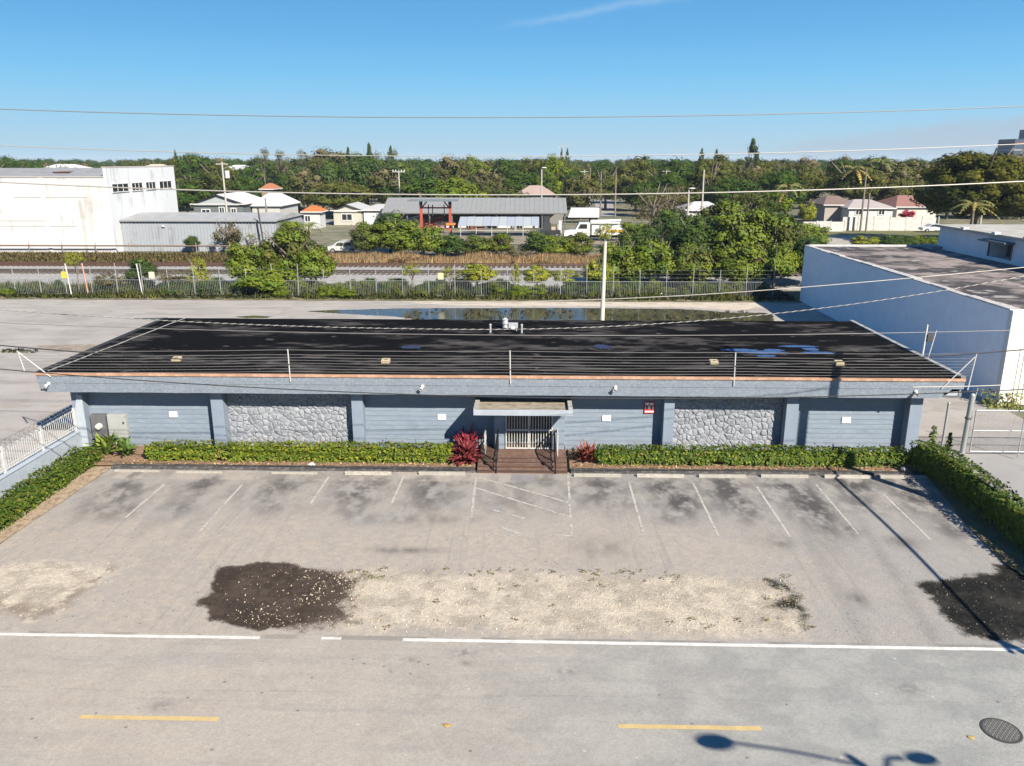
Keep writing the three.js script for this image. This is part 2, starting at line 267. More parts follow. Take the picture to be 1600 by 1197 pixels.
// paint
const worn = (rgb, hole, sd) => { const t = grain(rgb, { size: 4.7, amt: 0.12, fine: 0.12, tint: hole, tintAmt: sd === 53 ? 0.85 : 0.4, cells: 19, px: 256, seed: sd }); return t; };
const whitePaint = worn([0.74, 0.72, 0.66], [0.5, 0.46, 0.40], 51), yellowPaint = worn([0.6, 0.44, 0.185], [0.45, 0.36, 0.2], 52), oldPaint = worn([0.5, 0.47, 0.41], [0.3, 0.28, 0.26], 53);
const strip = (x0, z0, x1, z1, w, y, sd = 1) => {     // a painted strip with slightly ragged edges
  const r = rng(sd * 77 + 5), L = Math.hypot(x1 - x0, z1 - z0), n = Math.max(2, Math.round(L / 0.35)), dx = (x1 - x0) / L, dz = (z1 - z0) / L, P = [], I = [], U = [];
  for (let i = 0; i <= n; i++) { const t = i / n * L, a = w / 2 * (0.86 + 0.22 * r()), b = w / 2 * (0.86 + 0.22 * r()); const x = x0 + dx * t, z = z0 + dz * t; P.push(x - dz * a, y, z + dx * a, x + dz * b, y, z - dx * b); U.push(x - dz * a, z + dx * a, x + dz * b, z - dx * b); if (i < n) { const k = i * 2; I.push(k, k + 1, k + 2, k + 1, k + 3, k + 2); } }
  const g = new THREE.BufferGeometry(); g.setAttribute('position', new THREE.Float32BufferAttribute(P, 3)); g.setAttribute('uv', new THREE.Float32BufferAttribute(U, 2)); g.setIndex(I); g.computeVertexNormals();
  const nn = g.attributes.normal; if (nn.getY(0) < 0) { const a = g.index.array; for (let i = 0; i < a.length; i += 3) { const t = a[i]; a[i] = a[i + 1]; a[i + 1] = t; } g.computeVertexNormals(); }
  return g;
};
part('edge_line', strip(-60, -18.47, -7.2, -18.55, 0.13, 0.006, 1), whitePaint, road);
part('edge_line', strip(-5.55, -18.57, -5.02, -18.57, 0.11, 0.006, 2), whitePaint, road);
part('edge_line', strip(-3.38, -18.56, 60, -18.4, 0.14, 0.006, 3), whitePaint, road);
for (const x of [-22.5, -10.28, 2.0, 14.25]) part('lane_dash', strip(x, -15.33, x + 3.2, -15.33, 0.14, 0.006, x + 30), yellowPaint, road);
for (const [x, z0, z1, gaps] of [[-14.4, -28.9, -25.8], [-11.33, -28.9, -24.8], [-8.13, -29.8, -27.2], [-5.13, -30.0, -27.3], [3.88, -29.6, -24.9], [6.4, -29.5, -24.9], [8.81, -29.2, -24.9], [11.2, -29.5, -25.2], [13.45, -28.6, -24.8]]) part('stall_line', strip(x, z0, x - 0.03, z1, 0.085, 0.006, x + 50), oldPaint, lot);
for (const a of [[-2.2, -30.0, -2.12, -26.2], [1.5, -30.2, 1.42, -26.2], [1.42, -25.7, 1.4, -24.8], [-2.18, -29.95, 1.44, -27.5], [-2.18, -28.84, 1.4, -26.27], [-1.38, -26.8, -0.2, -26.1], [-0.98, -25.35, -0.2, -24.76], [0.7, -24.86, 1.42, -24.78], [-0.9, -24.76, -0.2, -24.76]]) part('hatch_line', strip(...a, 0.09, 0.006, a[0] * 13), oldPaint, lot);
part('patched_square', sheet(-0.8, 0.15, -30.25, -29.5, 0.005), grain([0.27, 0.25, 0.26], { size: 2, fine: 0.25, seed: 61 }), lot);

// planter beds in front of the building, dark asphalt kerb, mulch
const kerbMat = grain([0.05, 0.048, 0.047], { size: 1.9, amt: 0.45, fine: 0.35, tint: [0.16, 0.145, 0.13], tintAmt: 0.6, cells: 8, bump: 0.01, seed: 14 });
for (const [x0, x1] of [[-17.3, -2.32], [1.62, 15.9]]) {
  const n = Math.round((x1 - x0) / 0.5), r = rng(x1 * 10 | 0), P = [];
  const g = new THREE.BoxGeometry(x1 - x0, 0.13, 0.34, n, 1, 2); const p = g.attributes.position;
  for (let i = 0; i < p.count; i++) { const q = Math.sin(p.getX(i) * 5.1) * 0.012 + Math.sin(p.getX(i) * 1.7 + x0) * 0.015; if (p.getY(i) > 0) p.setXYZ(i, p.getX(i), p.getY(i) + q * 0.7, p.getZ(i) * 0.75 + q - 0.01); else p.setZ(i, p.getZ(i) + q); }
  g.translate((x0 + x1) / 2, 0.065, -30.55); g.computeVertexNormals();
  struct('kerb', triUV(g), kerbMat);
}
const mulchMat = grain([0.25, 0.15, 0.085], { size: 1.6, amt: 0.4, fine: 0.7, tint: [0.42, 0.31, 0.2], tintAmt: 0.7, cells: 12, px: 256, bump: 0.02, seed: 17 });
struct('planter_bed', join([sheet(-19.7, -2.3, -33.05, -30.62, 0.075).toNonIndexed(), sheet(1.6, 17.35, -33.05, -30.62, 0.075).toNonIndexed()]), mulchMat);
struct('planter_bed', flat([[-19.5, -30.62], [-17.35, -30.62], [-17.45, -27], [-17.6, -23.6], [-17.7, -18.75], [-19.5, -18.75]].reverse(), 0.03), grain([0.40, 0.30, 0.2], { size: 2.3, amt: 0.35, fine: 0.6, tint: [0.2, 0.13, 0.07], tintAmt: 0.7, cells: 10, bump: 0.02, seed: 18 }));
struct('planter_bed', flat([[15.95, -30.62], [17.4, -30.62], [17.4, -18.75], [15.2, -21.5], [14.95, -23.2], [15.2, -26.0]].reverse(), 0.04), grain([0.16, 0.12, 0.06], { size: 1.7, amt: 0.5, fine: 0.6, tint: [0.12, 0.13, 0.04], tintAmt: 0.8, cells: 9, bump: 0.02, seed: 19 }));

// stones scattered over the sand and in the dark soil
{
  const stone = new THREE.IcosahedronGeometry(1, 0), m = mat([1, 1, 1], { roughness: 0.95, vertexColors: false }), r = rng(4242), list = [];
  const drop = (poly, n, lo, hi, col, keep = () => true, pw = 4) => { let a = 0; while (a < n) { const x = -17 + r() * 33, z = -23.2 + r() * 4.6; if (x > 17 || inPoly(poly, x, z) < 0.15 || !keep(x, z)) { if (r() < 0.000001) break; continue; } list.push([x, z, lo + (hi - lo) * r() ** pw, col, r()]); a++; } };
  drop(gravelMid, 1500, 0.006, 0.03, [0.40, 0.345, 0.265], (x, z) => fbm(x * 1.1, z * 1.1, 3, 0, 91) > 0.42); drop(sandLeft, 380, 0.008, 0.026, [0.38, 0.33, 0.25]);
  drop(darkLeft, 1000, 0.005, 0.03, [0.34, 0.275, 0.2], (x, z) => r() < (0.1 + 0.9 * smooth(-9.2, -5.2, x)) * (0.15 + 1.2 * smooth(0.4, 0.65, fbm(x * 1.6, z * 1.6, 3, 0, 94))), 3); drop(darkRight, 260, 0.01, 0.03, [0.13, 0.13, 0.115]); drop(darkMid, 160, 0.01, 0.035, [0.2, 0.175, 0.14]);
  m.color.setRGB(1, 1, 1); const im = new THREE.InstancedMesh(stone, m, list.length), d = new THREE.Object3D(), c = new THREE.Color();
  list.forEach(([x, z, s, col, q], i) => { d.position.set(x, 0.004 + s * 0.25, z); d.scale.set(s * (0.8 + q * 0.6), s * 0.6, s); d.rotation.set(q * 9, q * 17, q * 5); d.updateMatrix(); im.setMatrixAt(i, d.matrix); const k = 0.7 + 0.6 * q; im.setColorAt(i, c.setRGB(col[0] * k, col[1] * k, col[2] * k)); });
  im.name = 'gravel'; im.castShadow = im.receiveShadow = true; im.userData = { kind: 'stuff', label: 'loose pale gravel scattered over the sandy verge', category: 'gravel' }; scene.add(im);
}
// flooded strip behind the building
{
  const r = rng(31), pts = []; const edge = [[-18.9, -66.1], [-14, -67.2], [-10.5, -67.7], [-4, -68.0], [3, -68.2], [9, -68.1], [14, -67.6], [16.5, -66.4], [19.6, -66.1], [19.3, -63], [19.5, -58], [19.5, -54], [4, -53], [-3, -55], [-8, -59.5], [-10, -63.2], [-14, -64.6], [-17, -65.4]];
  const cv = new THREE.CatmullRomCurve3(edge.map(([x, z]) => V(x, 0, z)), true); for (const p of cv.getPoints(220)) pts.push([p.x + (r() - 0.5) * 0.25, p.z + (r() - 0.5) * 0.2]);
  const wave = greyTex(256, 256, (i, j) => fbm(i / 16, j / 16, 4, 16, 61), 3);
  struct('puddle_water', flat(pts.reverse(), 0.007), new THREE.MeshPhysicalMaterial({ color: new THREE.Color().setRGB(0.045, 0.042, 0.03), roughness: 0.03, ior: 1.33, bumpMap: wave, bumpScale: 0.006 }), 'shallow rainwater standing behind the low building', 'puddle');
  struct('puddle_water', flat([[-33.2, -62.6], [-30, -62.9], [-26.6, -62.75], [-27, -62.3], [-30, -62.1]].reverse(), 0.007), mat([0.09, 0.08, 0.07], { roughness: 0.25 }), 'small damp patch on the pale yard left of the roof', 'puddle');
  struct('puddle_water', flat([[-24.2, -63.5], [-22.8, -64.1], [-21.2, -63.7], [-21.4, -63.0], [-23, -62.9]].reverse(), 0.007), new THREE.MeshPhysicalMaterial({ color: new THREE.Color().setRGB(0.05, 0.05, 0.045), roughness: 0.05 }), 'small puddle just behind the black roof edge', 'puddle');
}
struct('sand_strip', flat([[-12, -71.3], [20.5, -71.3], [20.2, -69.5], [17.5, -67.2], [14, -68.6], [5, -69.1], [-3, -69.0], [-9, -69.6]].reverse(), 0.0055), grain([0.6, 0.52, 0.41], { size: 4, amt: 0.15, fine: 0.25, tint: [0.42, 0.33, 0.24], tintAmt: 0.6, seed: 63 }));
// yard patches: dirt and weeds along its left part are built further down
// ---------------------------------------------------------------- the long low building
const WZ = -33, FZ = -32, RH = 3.66;               // wall plane, fascia plane, roof height
const sideMats = [1, 2, 3].map((k) => grain([0.205 + k * 0.006, 0.256 + k * 0.006, 0.32 + k * 0.006], { size: 2.6, amt: 0.12, fine: 0.06, tint: [0.285, 0.325, 0.37], tintAmt: 0.45, cells: 5, px: 256, seed: 200 + k, stretch: [1, 3] }));
const colMat = grain([0.235, 0.288, 0.36], { size: 2, amt: 0.1, fine: 0.06, seed: 210 }), stuccoMat = grain([0.24, 0.285, 0.34], { size: 1.7, amt: 0.16, fine: 0.3, tint: [0.5, 0.52, 0.52], tintAmt: 0.25, cells: 14, px: 512, bump: 0.03, seed: 211 });
const tarMat = (() => {
  const map = colTex(1024, 512, (i, j) => { const u = i / 1024 * 38, v = j / 512 * 12, a = fbm(u * 0.28, v * 0.9, 5, 0, 220), b = fbm(u * 1.3, v * 2.6, 4, 0, 221), g = HT[(i * 7919 + j * 104729) & 65535]; let c = [0.0055, 0.0053, 0.0054]; c = mix3(c, [0.05, 0.046, 0.044], smooth(0.47, 0.68, a) * smooth(0.32, 0.68, b)); if (b > 0.72) c = mix3(c, [0.09, 0.083, 0.078], smooth(0.72, 0.82, b) * 0.7); const k = 0.8 + 0.4 * g; return c.map((q) => q * k); });
  map.repeat.set(1 / 38.8, 1 / 12); return new THREE.MeshPhysicalMaterial({ map, roughness: 0.95, specularIntensity: 0.04 });
})();
const bldg = thing('commercial_building', 'long low blue-grey commercial building with black flat roof', 'building');
// body behind the cladding
part('wall', join([box2(-19.6, -1.35, 0, 2.84, -43.2, WZ - 0.05), box2(1.35, 16.2, 0, 2.84, -43.2, WZ - 0.05), box2(-1.35, 1.35, 0, 2.84, -43.2, -33.6), box2(-1.35, 1.35, 2.3, 2.84, -33.6, -33.02)]), colMat, bldg);
// lap siding, one board after another
function sidingBay(x0, x1, n = 13, y0 = 0.06, y1 = 2.83, sd = 1) {
  const r = rng(sd), h = (y1 - y0) / n;
  for (let i = 0; i < n; i++) {
    const a = 0.034 + (r() - 0.5) * 0.006, g = sidePrism([[WZ - 0.05, y0 + i * h + 0.004], [WZ - 0.05 + a, y0 + i * h + 0.004], [WZ - 0.05 + 0.018, y0 + (i + 1) * h], [WZ - 0.05, y0 + (i + 1) * h]], x0, x1);
    const p = part('siding_board', g, sideMats[Math.floor(r() * 3)], bldg); const uv = g.attributes.uv, ou = r() * 3; for (let k = 0; k < uv.count; k++) uv.setXY(k, uv.getX(k) + ou, uv.getY(k) + r() * 0.0);
  }
}
sidingBay(-19.3, -13.75, 13, 0.06, 2.83, 1); sidingBay(-7.25, -1.42, 13, 0.06, 2.83, 2); sidingBay(1.42, 5.65, 13, 0.06, 2.83, 3); sidingBay(11.25, 15.95, 13, 0.06, 2.83, 4);
// rubble stone bays
const stoneMats = [[0.33, 0.355, 0.395], [0.37, 0.39, 0.425], [0.35, 0.37, 0.405], [0.31, 0.34, 0.38]].map((c, k) => grain(c, { size: 0.9, amt: 0.2, fine: 0.14, seed: 230 + k, bump: 0.05, cells: 9, px: 128 }));
function stoneBay(x0, x1, y0, y1, nx, ny, sd) {
  const panel = part('stone_panel', box2(x0, x1, y0, y1, WZ - 0.05, WZ - 0.03), grain([0.33, 0.355, 0.395], { size: 1, seed: sd }), bldg);
  const built = [], r = rng(sd), seeds = [], cw = (x1 - x0) / nx, ch = (y1 - y0) / ny;
  for (let j = 0; j < ny; j++) for (let i = 0; i < nx; i++) seeds.push([x0 + (i + 0.5 + (j % 2 ? 0.25 : -0.25) + (r() - 0.5) * 1.1) * cw, y0 + (j + 0.5 + (r() - 0.5) * 0.95) * ch]);
  seeds.forEach(([sx, sy], k) => {
    let poly = [[Math.max(x0, sx - 1), Math.max(y0, sy - 1)], [Math.min(x1, sx + 1), Math.max(y0, sy - 1)], [Math.min(x1, sx + 1), Math.min(y1, sy + 1)], [Math.max(x0, sx - 1), Math.min(y1, sy + 1)]];
    seeds.forEach(([qx, qy], q) => {
      if (q === k || Math.hypot(qx - sx, qy - sy) > 1.2) return;
      const mx = (qx + sx) / 2, my = (qy + sy) / 2, nxv = qx - sx, nyv = qy - sy, out = [];
      for (let i = 0; i < poly.length; i++) { const a = poly[i], b = poly[(i + 1) % poly.length], da = (a[0] - mx) * nxv + (a[1] - my) * nyv, db = (b[0] - mx) * nxv + (b[1] - my) * nyv; if (da <= 0) out.push(a); if ((da < 0) !== (db < 0)) { const t = da / (da - db); out.push([lerp(a[0], b[0], t), lerp(a[1], b[1], t)]); } }
      poly = out;
    });
    if (poly.length < 3) return;
    const cx = poly.reduce((s, p) => s + p[0], 0) / poly.length, cy = poly.reduce((s, p) => s + p[1], 0) / poly.length;
    const ring = (f, z, tilt) => poly.map(([x, y]) => [cx + (x - cx) * f, cy + (y - cy) * f, z + tilt * ((x - cx) * tx + (y - cy) * ty)]);
    const tx = (r() - 0.5) * 0.3, ty = (r() - 0.5) * 0.3, d = 0.03 + r() * 0.045;
    const A = ring(0.99, WZ - 0.035, 0), B = ring(0.93, WZ - 0.035 + d * 0.5, 1), C = ring(0.6, WZ - 0.035 + d, 1), P = [], n = poly.length;
    for (let i = 0; i < n; i++) { const j = (i + 1) % n; P.push(...A[i], ...A[j], ...B[i], ...A[j], ...B[j], ...B[i], ...B[i], ...B[j], ...C[i], ...B[j], ...C[j], ...C[i], ...C[i], ...C[j], cx, cy, WZ - 0.035 + d * 1.08); }
    const g = new THREE.BufferGeometry(); g.setAttribute('position', new THREE.Float32BufferAttribute(P, 3)); g.computeVertexNormals(); 
    const area = Math.abs(poly.reduce((s, p, i) => { const q = poly[(i + 1) % poly.length]; return s + p[0] * q[1] - q[0] * p[1]; }, 0)); built.push([area, triUV(g), stoneMats[Math.floor(r() * 4)]]);
  });
  built.sort((a, b) => b[0] - a[0]); built.slice(0, 150).forEach(([, g, m]) => part('stone', g, m, panel));
  if (built.length > 150) part('small_stones', join(built.slice(150).map((b) => b[1])), stoneMats[1], panel, undefined, 'stuff');
}
stoneBay(-13.25, -7.7, 0.06, 2.83, 24, 11, 301); stoneBay(6.05, 10.75, 0.06, 2.83, 21, 11, 302);
// columns
for (const [a, b] of [[-13.77, -13.25], [-7.7, -7.22], [5.62, 6.06], [10.76, 11.27], [15.9, 16.42]]) part('column', triUV(new RoundedBoxGeometry(b - a, 2.84, 0.56, 2, 0.015).translate((a + b) / 2, 1.42, WZ + 0.22)), colMat, bldg);
part('column', box2(-19.9, -19.4, 0, 2.84, WZ - 0.1, WZ + 0.36), colMat, bldg);
// soffit, fascia in two bands with a dark joint, clay-coloured drip edge, roof
part('soffit', box2(-20.85, 17.75, 2.84, 2.9, -44.0, FZ - 0.13), grain([0.11, 0.135, 0.16], { size: 3, seed: 240 }), bldg);
const rag = rng(77);
const lowPts = [[-20.55, 2.83]]; for (let x = -20; x < 16.6; x += 0.6) lowPts.push([x, 2.825 + (rag() - 0.5) * 0.012]); lowPts.push([16.75, 2.83], [16.95, 2.95], [16.9, 3.02], [17.15, 3.1], [17.25, 3.21], [-20.8, 3.21], [-20.78, 3.0]);
part('fascia_band', frontPrism(lowPts, FZ - 0.12, FZ), stuccoMat, bldg);
part('fascia_band', box2(-20.85, 17.72, 3.225, 3.57, FZ - 0.12, FZ + 0.012), stuccoMat, bldg);
part('fascia_end', join([box2(-20.87, -20.75, 2.95, 3.6, -44.0, FZ - 0.13), box2(17.62, 17.74, 2.9, 3.6, -44.0, FZ - 0.13)]), stuccoMat, bldg);
part('broken_panel', frontPrism([[17.0, 2.83], [17.62, 2.8], [17.66, 3.1], [17.3, 3.05]], FZ - 0.2, FZ - 0.16), mat([0.42, 0.44, 0.46]), bldg);
part('back_fascia', box2(-20.85, 17.72, 2.83, 3.6, -44.12, -44.0), stuccoMat, bldg);
part('rafter_blocking', box2(-20.7, 17.6, 3.2, 3.5, -43.9, FZ - 0.2), mat([0.2, 0.16, 0.11]), bldg);
const dripMat = grain([0.46, 0.265, 0.17], { size: 2.2, amt: 0.3, fine: 0.2, tint: [0.6, 0.42, 0.3], tintAmt: 0.7, cells: 6, seed: 241 });
for (let i = 0; i < 13; i++) { const w = 38.6 / 13, x0 = -20.87 + i * w; part('drip_edge', box2(x0 + 0.004, x0 + w - 0.004, 3.565 + (rag() - 0.5) * 0.012, 3.675 + (rag() - 0.5) * 0.02, FZ - 0.05, FZ + 0.055 + rag() * 0.015), dripMat, bldg); }
{
  const g = new THREE.PlaneGeometry(38.4, 11.9, 60, 24); g.rotateX(-Math.PI / 2); g.translate(-1.56, RH, -38.05); const p = g.attributes.position, uv = g.attributes.uv;
  for (let i = 0; i < p.count; i++) { p.setY(i, RH + 0.015 + (fbm(p.getX(i) * 0.4 + 40, p.getZ(i) * 0.6, 3, 0, 245) - 0.5) * 0.05); uv.setXY(i, p.getX(i) + 21, p.getZ(i) + 44); } g.computeVertexNormals();
  const roof = part('roof', g, tarMat, bldg);
  part('roof_slab', box2(-20.75, 17.62, 3.52, 3.62, -44.05, FZ - 0.14), mat([0.02, 0.02, 0.02]), bldg);
  const trim = grain([0.38, 0.37, 0.35], { size: 2, amt: 0.25, fine: 0.2, tint: [0.15, 0.14, 0.13], tintAmt: 0.7, seed: 246 });
  part('roof_edge_trim', box2(17.58, 17.78, 3.6, 3.74, -44.1, FZ - 0.06), trim, bldg);
  { const g2 = new THREE.BoxGeometry(0.07, 0.02, 11.8, 1, 1, 20); const q = g2.attributes.position; for (let i = 0; i < q.count; i++) { const z = q.getZ(i); q.setX(i, q.getX(i) + (-20.4 + (5.9 - z) / 11.8 * 0.85) + Math.sin(z * 2) * 0.02); q.setZ(i, z - 38.1); q.setY(i, q.getY(i) + RH + 0.04); } part('roof_flashing', triUV(g2), trim, bldg); }
  part('roof_edge_cap', box2(-20.9, -20.62, 3.58, 3.69, -44.1, FZ - 0.06), mat([0.02, 0.02, 0.02]), bldg);
  // faded blue repair patches, thin irregular membrane pieces
  const blue = grain([0.028, 0.095, 0.25], { size: 1.5, amt: 0.25, fine: 0.1, tint: [0.02, 0.05, 0.14], tintAmt: 0.5, seed: 247 }), navy = grain([0.01, 0.022, 0.07], { size: 1.2, amt: 0.3, seed: 248 });
  const blob = (cx, cz, rx, rz, m, sd) => { const rr = rng(sd), o = []; for (let i = 0; i < 26; i++) { const a = i / 26 * Math.PI * 2, k = 0.75 + 0.4 * rr(); o.push([cx + Math.cos(a) * rx * k, cz + Math.sin(a) * rz * k]); } const gg = prism(o.reverse(), RH + 0.045, RH + 0.058); part('membrane_patch', gg, m, bldg); };
  blob(-5.75, -37.0, 0.55, 0.35, navy, 1); blob(3.35, -37.3, 0.45, 0.5, navy, 2); blob(9.7, -36.7, 0.85, 0.3, blue, 3); blob(10.75, -36.3, 1.0, 0.28, blue, 4); blob(11.3, -36.75, 0.5, 0.25, blue, 5); blob(10.6, -35.6, 0.45, 0.18, blue, 6); blob(12.7, -37.6, 0.95, 0.2, blue, 7); blob(13.1, -37.0, 0.4, 0.3, blue, 8); blob(13.2, -36.3, 0.75, 0.2, blue, 9);
}
// roof vents, small tan pans with louvres
for (const [x, z, l] of [[-15.73, -34.05, 'tan square roof vent nearest the left end of the roof'], [-6.41, -33.95, 'tan square roof vent left of the entrance canopy'], [7.94, -34.1, 'tan square roof vent beside the blue roof patches'], [13.35, -34.1, 'tan square roof vent nearest the right end of the roof']]) {
  const v = thing('roof_vent', l, 'vent', [x, RH + 0.03, z], 0, 'tan roof vents');
  const tan = grain([0.5, 0.42, 0.26], { size: 0.6, amt: 0.25, fine: 0.2, seed: 250 + (x | 0) });
  const h = part('vent_hood', triUV(new RoundedBoxGeometry(0.36, 0.16, 0.36, 2, 0.02).translate(0, 0.09, 0)), tan, v); h.rotation.x = 0.12;
  part('vent_collar', bx(0.44, 0.03, 0.44, 0, 0.01, 0), mat([0.03, 0.03, 0.03]), v);
  part('vent_mark', bx(0.12, 0.006, 0.1, 0.02, 0.178, 0.03), mat([0.22, 0.17, 0.09]), h);
}
{ // rooftop exhaust units
  const u = thing('rooftop_fan', 'pale metal exhaust hood standing on the roof ridge', 'roof fan', [-1.42, RH + 0.03, -41.6]); u.scale.set(0.72, 0.8, 0.72);
  const pale = grain([0.55, 0.56, 0.56], { size: 1, amt: 0.15, seed: 260, metalness: 0.3, rough: 0.5 });
  part('duct', triUV(new THREE.CylinderGeometry(0.16, 0.2, 0.3, 14).translate(0, 0.15, 0)), pale, u); part('hood', triUV(new THREE.CylinderGeometry(0.2, 0.24, 0.3, 16).translate(0, 0.45, 0)), pale, u); part('cap', triUV(new THREE.CylinderGeometry(0.08, 0.25, 0.1, 16).translate(0, 0.65, 0)), pale, u);
  const w = thing('rooftop_box', 'small white junction box beside the exhaust hood on the roof', 'roof box', [-0.98, RH + 0.03, -40.9]);
  part('cabinet', rbox(0.5, 0.26, 0.3, 0.02, 0, 0.3, 0), pale, w); for (const s of [-0.18, 0.18]) part('leg', bx(0.04, 0.2, 0.04, s, 0.1, 0), pale, w); part('front_cover', bx(0.2, 0.14, 0.02, 0, 0.2, 0.17), mat([0.7, 0.7, 0.7]), w);
  for (const [x, l] of [[-2.12, 'short white vent pipe left of the exhaust hood'], [-0.52, 'short white vent pipe right of the exhaust hood']]) { const t = thing('vent_pipe', l, 'pipe', [x, RH + 0.03, -40.0], 0, 'roof vent pipes'); part('stack', triUV(new THREE.CylinderGeometry(0.05, 0.05, 0.5, 10).translate(0, 0.25, 0)), pale, t); part('flashing_boot', triUV(new THREE.CylinderGeometry(0.07, 0.2, 0.1, 12).translate(0, 0.05, 0)), mat([0.015, 0.015, 0.015]), t); part('rain_cap', triUV(new THREE.CylinderGeometry(0.02, 0.08, 0.06, 10).translate(0, 0.53, 0)), pale, t); }
}
// entrance: canopy, double door behind a white barred gate, steps
const whiteMetal = grain([0.62, 0.62, 0.6], { size: 0.8, amt: 0.1, fine: 0.1, tint: [0.4, 0.34, 0.28], tintAmt: 0.3, seed: 262, rough: 0.5 });
part('canopy', join([box2(-2.28, 1.6, 2.22, 2.36, WZ, -31.16)]), colMat, bldg);
part('canopy_front', rbox(4.06, 0.24, 0.09, 0.015, -0.34, 2.35, -31.1), grain([0.36, 0.40, 0.45], { size: 2, seed: 263 }), bldg);
part('canopy_top', box2(-2.2, 1.5, 2.362, 2.37, WZ + 0.02, -31.17), grain([0.36, 0.31, 0.235], { size: 3, amt: 0.3, fine: 0.25, tint: [0.16, 0.14, 0.11], tintAmt: 0.7, cells: 6, stretch: [1, 3], seed: 264 }), bldg);
for (const x of [-2.28, 1.6]) part('canopy_side', box2(x - 0.09, x + 0.09, 2.24, 2.5, WZ, -31.15), grain([0.43, 0.42, 0.39], { size: 1, amt: 0.3, tint: [0.2, 0.17, 0.14], tintAmt: 0.6, seed: 265 }), bldg);
const gateZ = -32.52;
for (const [x0, x1] of [[-1.6, -1.12], [0.93, 1.42]]) part('entry_wall', box2(x0, x1, 0.25, 2.22, WZ - 0.04, gateZ - 0.02), colMat, bldg);
const door = part('door', join([box2(-1.12, -0.11, 0.27, 2.2, -33.3, -33.24), box2(-0.08, 0.93, 0.27, 2.2, -33.3, -33.24)]), mat([0.02, 0.022, 0.025], { roughness: 0.25 }), bldg);
part('door_frame', join([box2(-1.12, -1.05, 0.27, 2.2, -33.24, -33.2), box2(-0.15, -0.03, 0.27, 2.2, -33.24, -33.2), box2(0.86, 0.93, 0.27, 2.2, -33.24, -33.2), box2(-1.05, -0.15, 0.27, 0.55, -33.24, -33.2), box2(-0.03, 0.86, 0.27, 0.55, -33.24, -33.2)]), mat([0.3, 0.31, 0.32], { roughness: 0.4 }), door);
for (const [x0, x1, nm] of [[-1.1, -0.1, 0], [-0.08, 0.92, 1]]) {
  const gt = part('security_gate', join([box2(x0, x0 + 0.05, 0.28, 2.2, gateZ, gateZ + 0.05), box2(x1 - 0.05, x1, 0.28, 2.2, gateZ, gateZ + 0.05), box2(x0 + 0.05, x1 - 0.05, 0.28, 0.33, gateZ + 0.003, gateZ + 0.047), box2(x0 + 0.05, x1 - 0.05, 1.1, 1.16, gateZ + 0.003, gateZ + 0.047), box2(x0 + 0.05, x1 - 0.05, 1.95, 2.0, gateZ + 0.003, gateZ + 0.047), box2(x0 + 0.05, x1 - 0.05, 2.16, 2.2, gateZ + 0.003, gateZ + 0.047)]), whiteMetal, bldg);
  for (let i = 1; i < 8; i++) { const x = lerp(x0 + 0.03, x1 - 0.03, i / 8); part('gate_bar', box2(x - 0.014, x + 0.014, 0.33, 2.16, gateZ + 0.012, gateZ + 0.036), whiteMetal, gt); }
  if (nm) part('gate_lock', bx(0.1, 0.16, 0.06, x0 + 0.06, 1.25, gateZ + 0.06), mat([0.15, 0.15, 0.15]), gt);
}
{
  const tileMat = grain([0.155, 0.088, 0.062], { size: 1.4, amt: 0.25, fine: 0.25, tint: [0.26, 0.17, 0.125], tintAmt: 0.5, cells: 6, seed: 267 }), dkTile = grain([0.09, 0.05, 0.036], { size: 1.4, amt: 0.3, seed: 268 });
  const st = thing('entrance_steps', 'reddish brown entrance steps with wide landing', 'steps', [-0.36, 0, 0]);
  const hs = [[0.085, -30.34], [0.17, -30.66], [0.25, -30.98]];
  hs.forEach(([h, z], i) => { const y0 = i ? hs[i - 1][0] : 0.003; const t = part(i === 2 ? 'landing' : 'step', box2(-1.84, 1.84, y0, h, i === 2 ? -33.2 : -33.2, z), tileMat, st); part('nosing', box2(-1.845, 1.845, h - 0.03, h + 0.004, z - 0.03, z + 0.018), dkTile, t); });
}
// handrails
function handrail(x, label) {
  const t = thing('handrail', label, 'handrail', [x, 0, 0], 0, 'black iron handrails on the steps'), iron = mat([0.02, 0.02, 0.022], { roughness: 0.45, metalness: 0.4 });
  const A = [0, 0.95, -30.3], B = [0, 1.18, -31.05], C = [0, 1.18, -32.3];
  part('rail', tube([[0, 0.72, -30.2], A, B, C, [0, 1.12, -32.42]], 0.034, 6, 30), iron, t);
  part('lower_rail', tube([[0, 0.2, -30.34], [0, 0.4, -31.05], [0, 0.4, -32.3]], 0.022, 5, 20), iron, t);
  for (const [z, y0, y1] of [[-30.34, 0.0, 0.95], [-31.05, 0.25, 1.18], [-32.3, 0.25, 1.18]]) part('post', bx(0.06, y1 - y0, 0.06, 0, (y0 + y1) / 2, z), iron, t);
  for (let i = 1; i < 16; i++) { const z = lerp(-30.34, -32.3, i / 16), k = clamp((-30.34 - z) / 0.71); part('baluster', bx(0.022, 0.76, 0.022, 0, lerp(0.2, 0.4, k) + 0.38 + 0.01, z), iron, t); }
}
handrail(-1.42, 'black iron handrail beside the red plant'); handrail(0.98, 'black iron handrail on the right of the door');
{ // white guard rails on the landing sides
  for (const [x, l] of [[-1.95, 'white guard rail at landing edge behind the red plant'], [1.12, 'white guard rail post set close to the right of the gate']]) {
    const t = thing('guard_rail', l, 'railing', [x, 0, 0]); part('top_rail', bx(0.05, 0.05, 1.1, 0, 1.15, -32.2), whiteMetal, t); for (let i = 0; i < 7; i++) part('baluster', bx(0.025, 0.9, 0.025, 0, 0.7, -31.68 - i * 0.17), whiteMetal, t);
  }
}
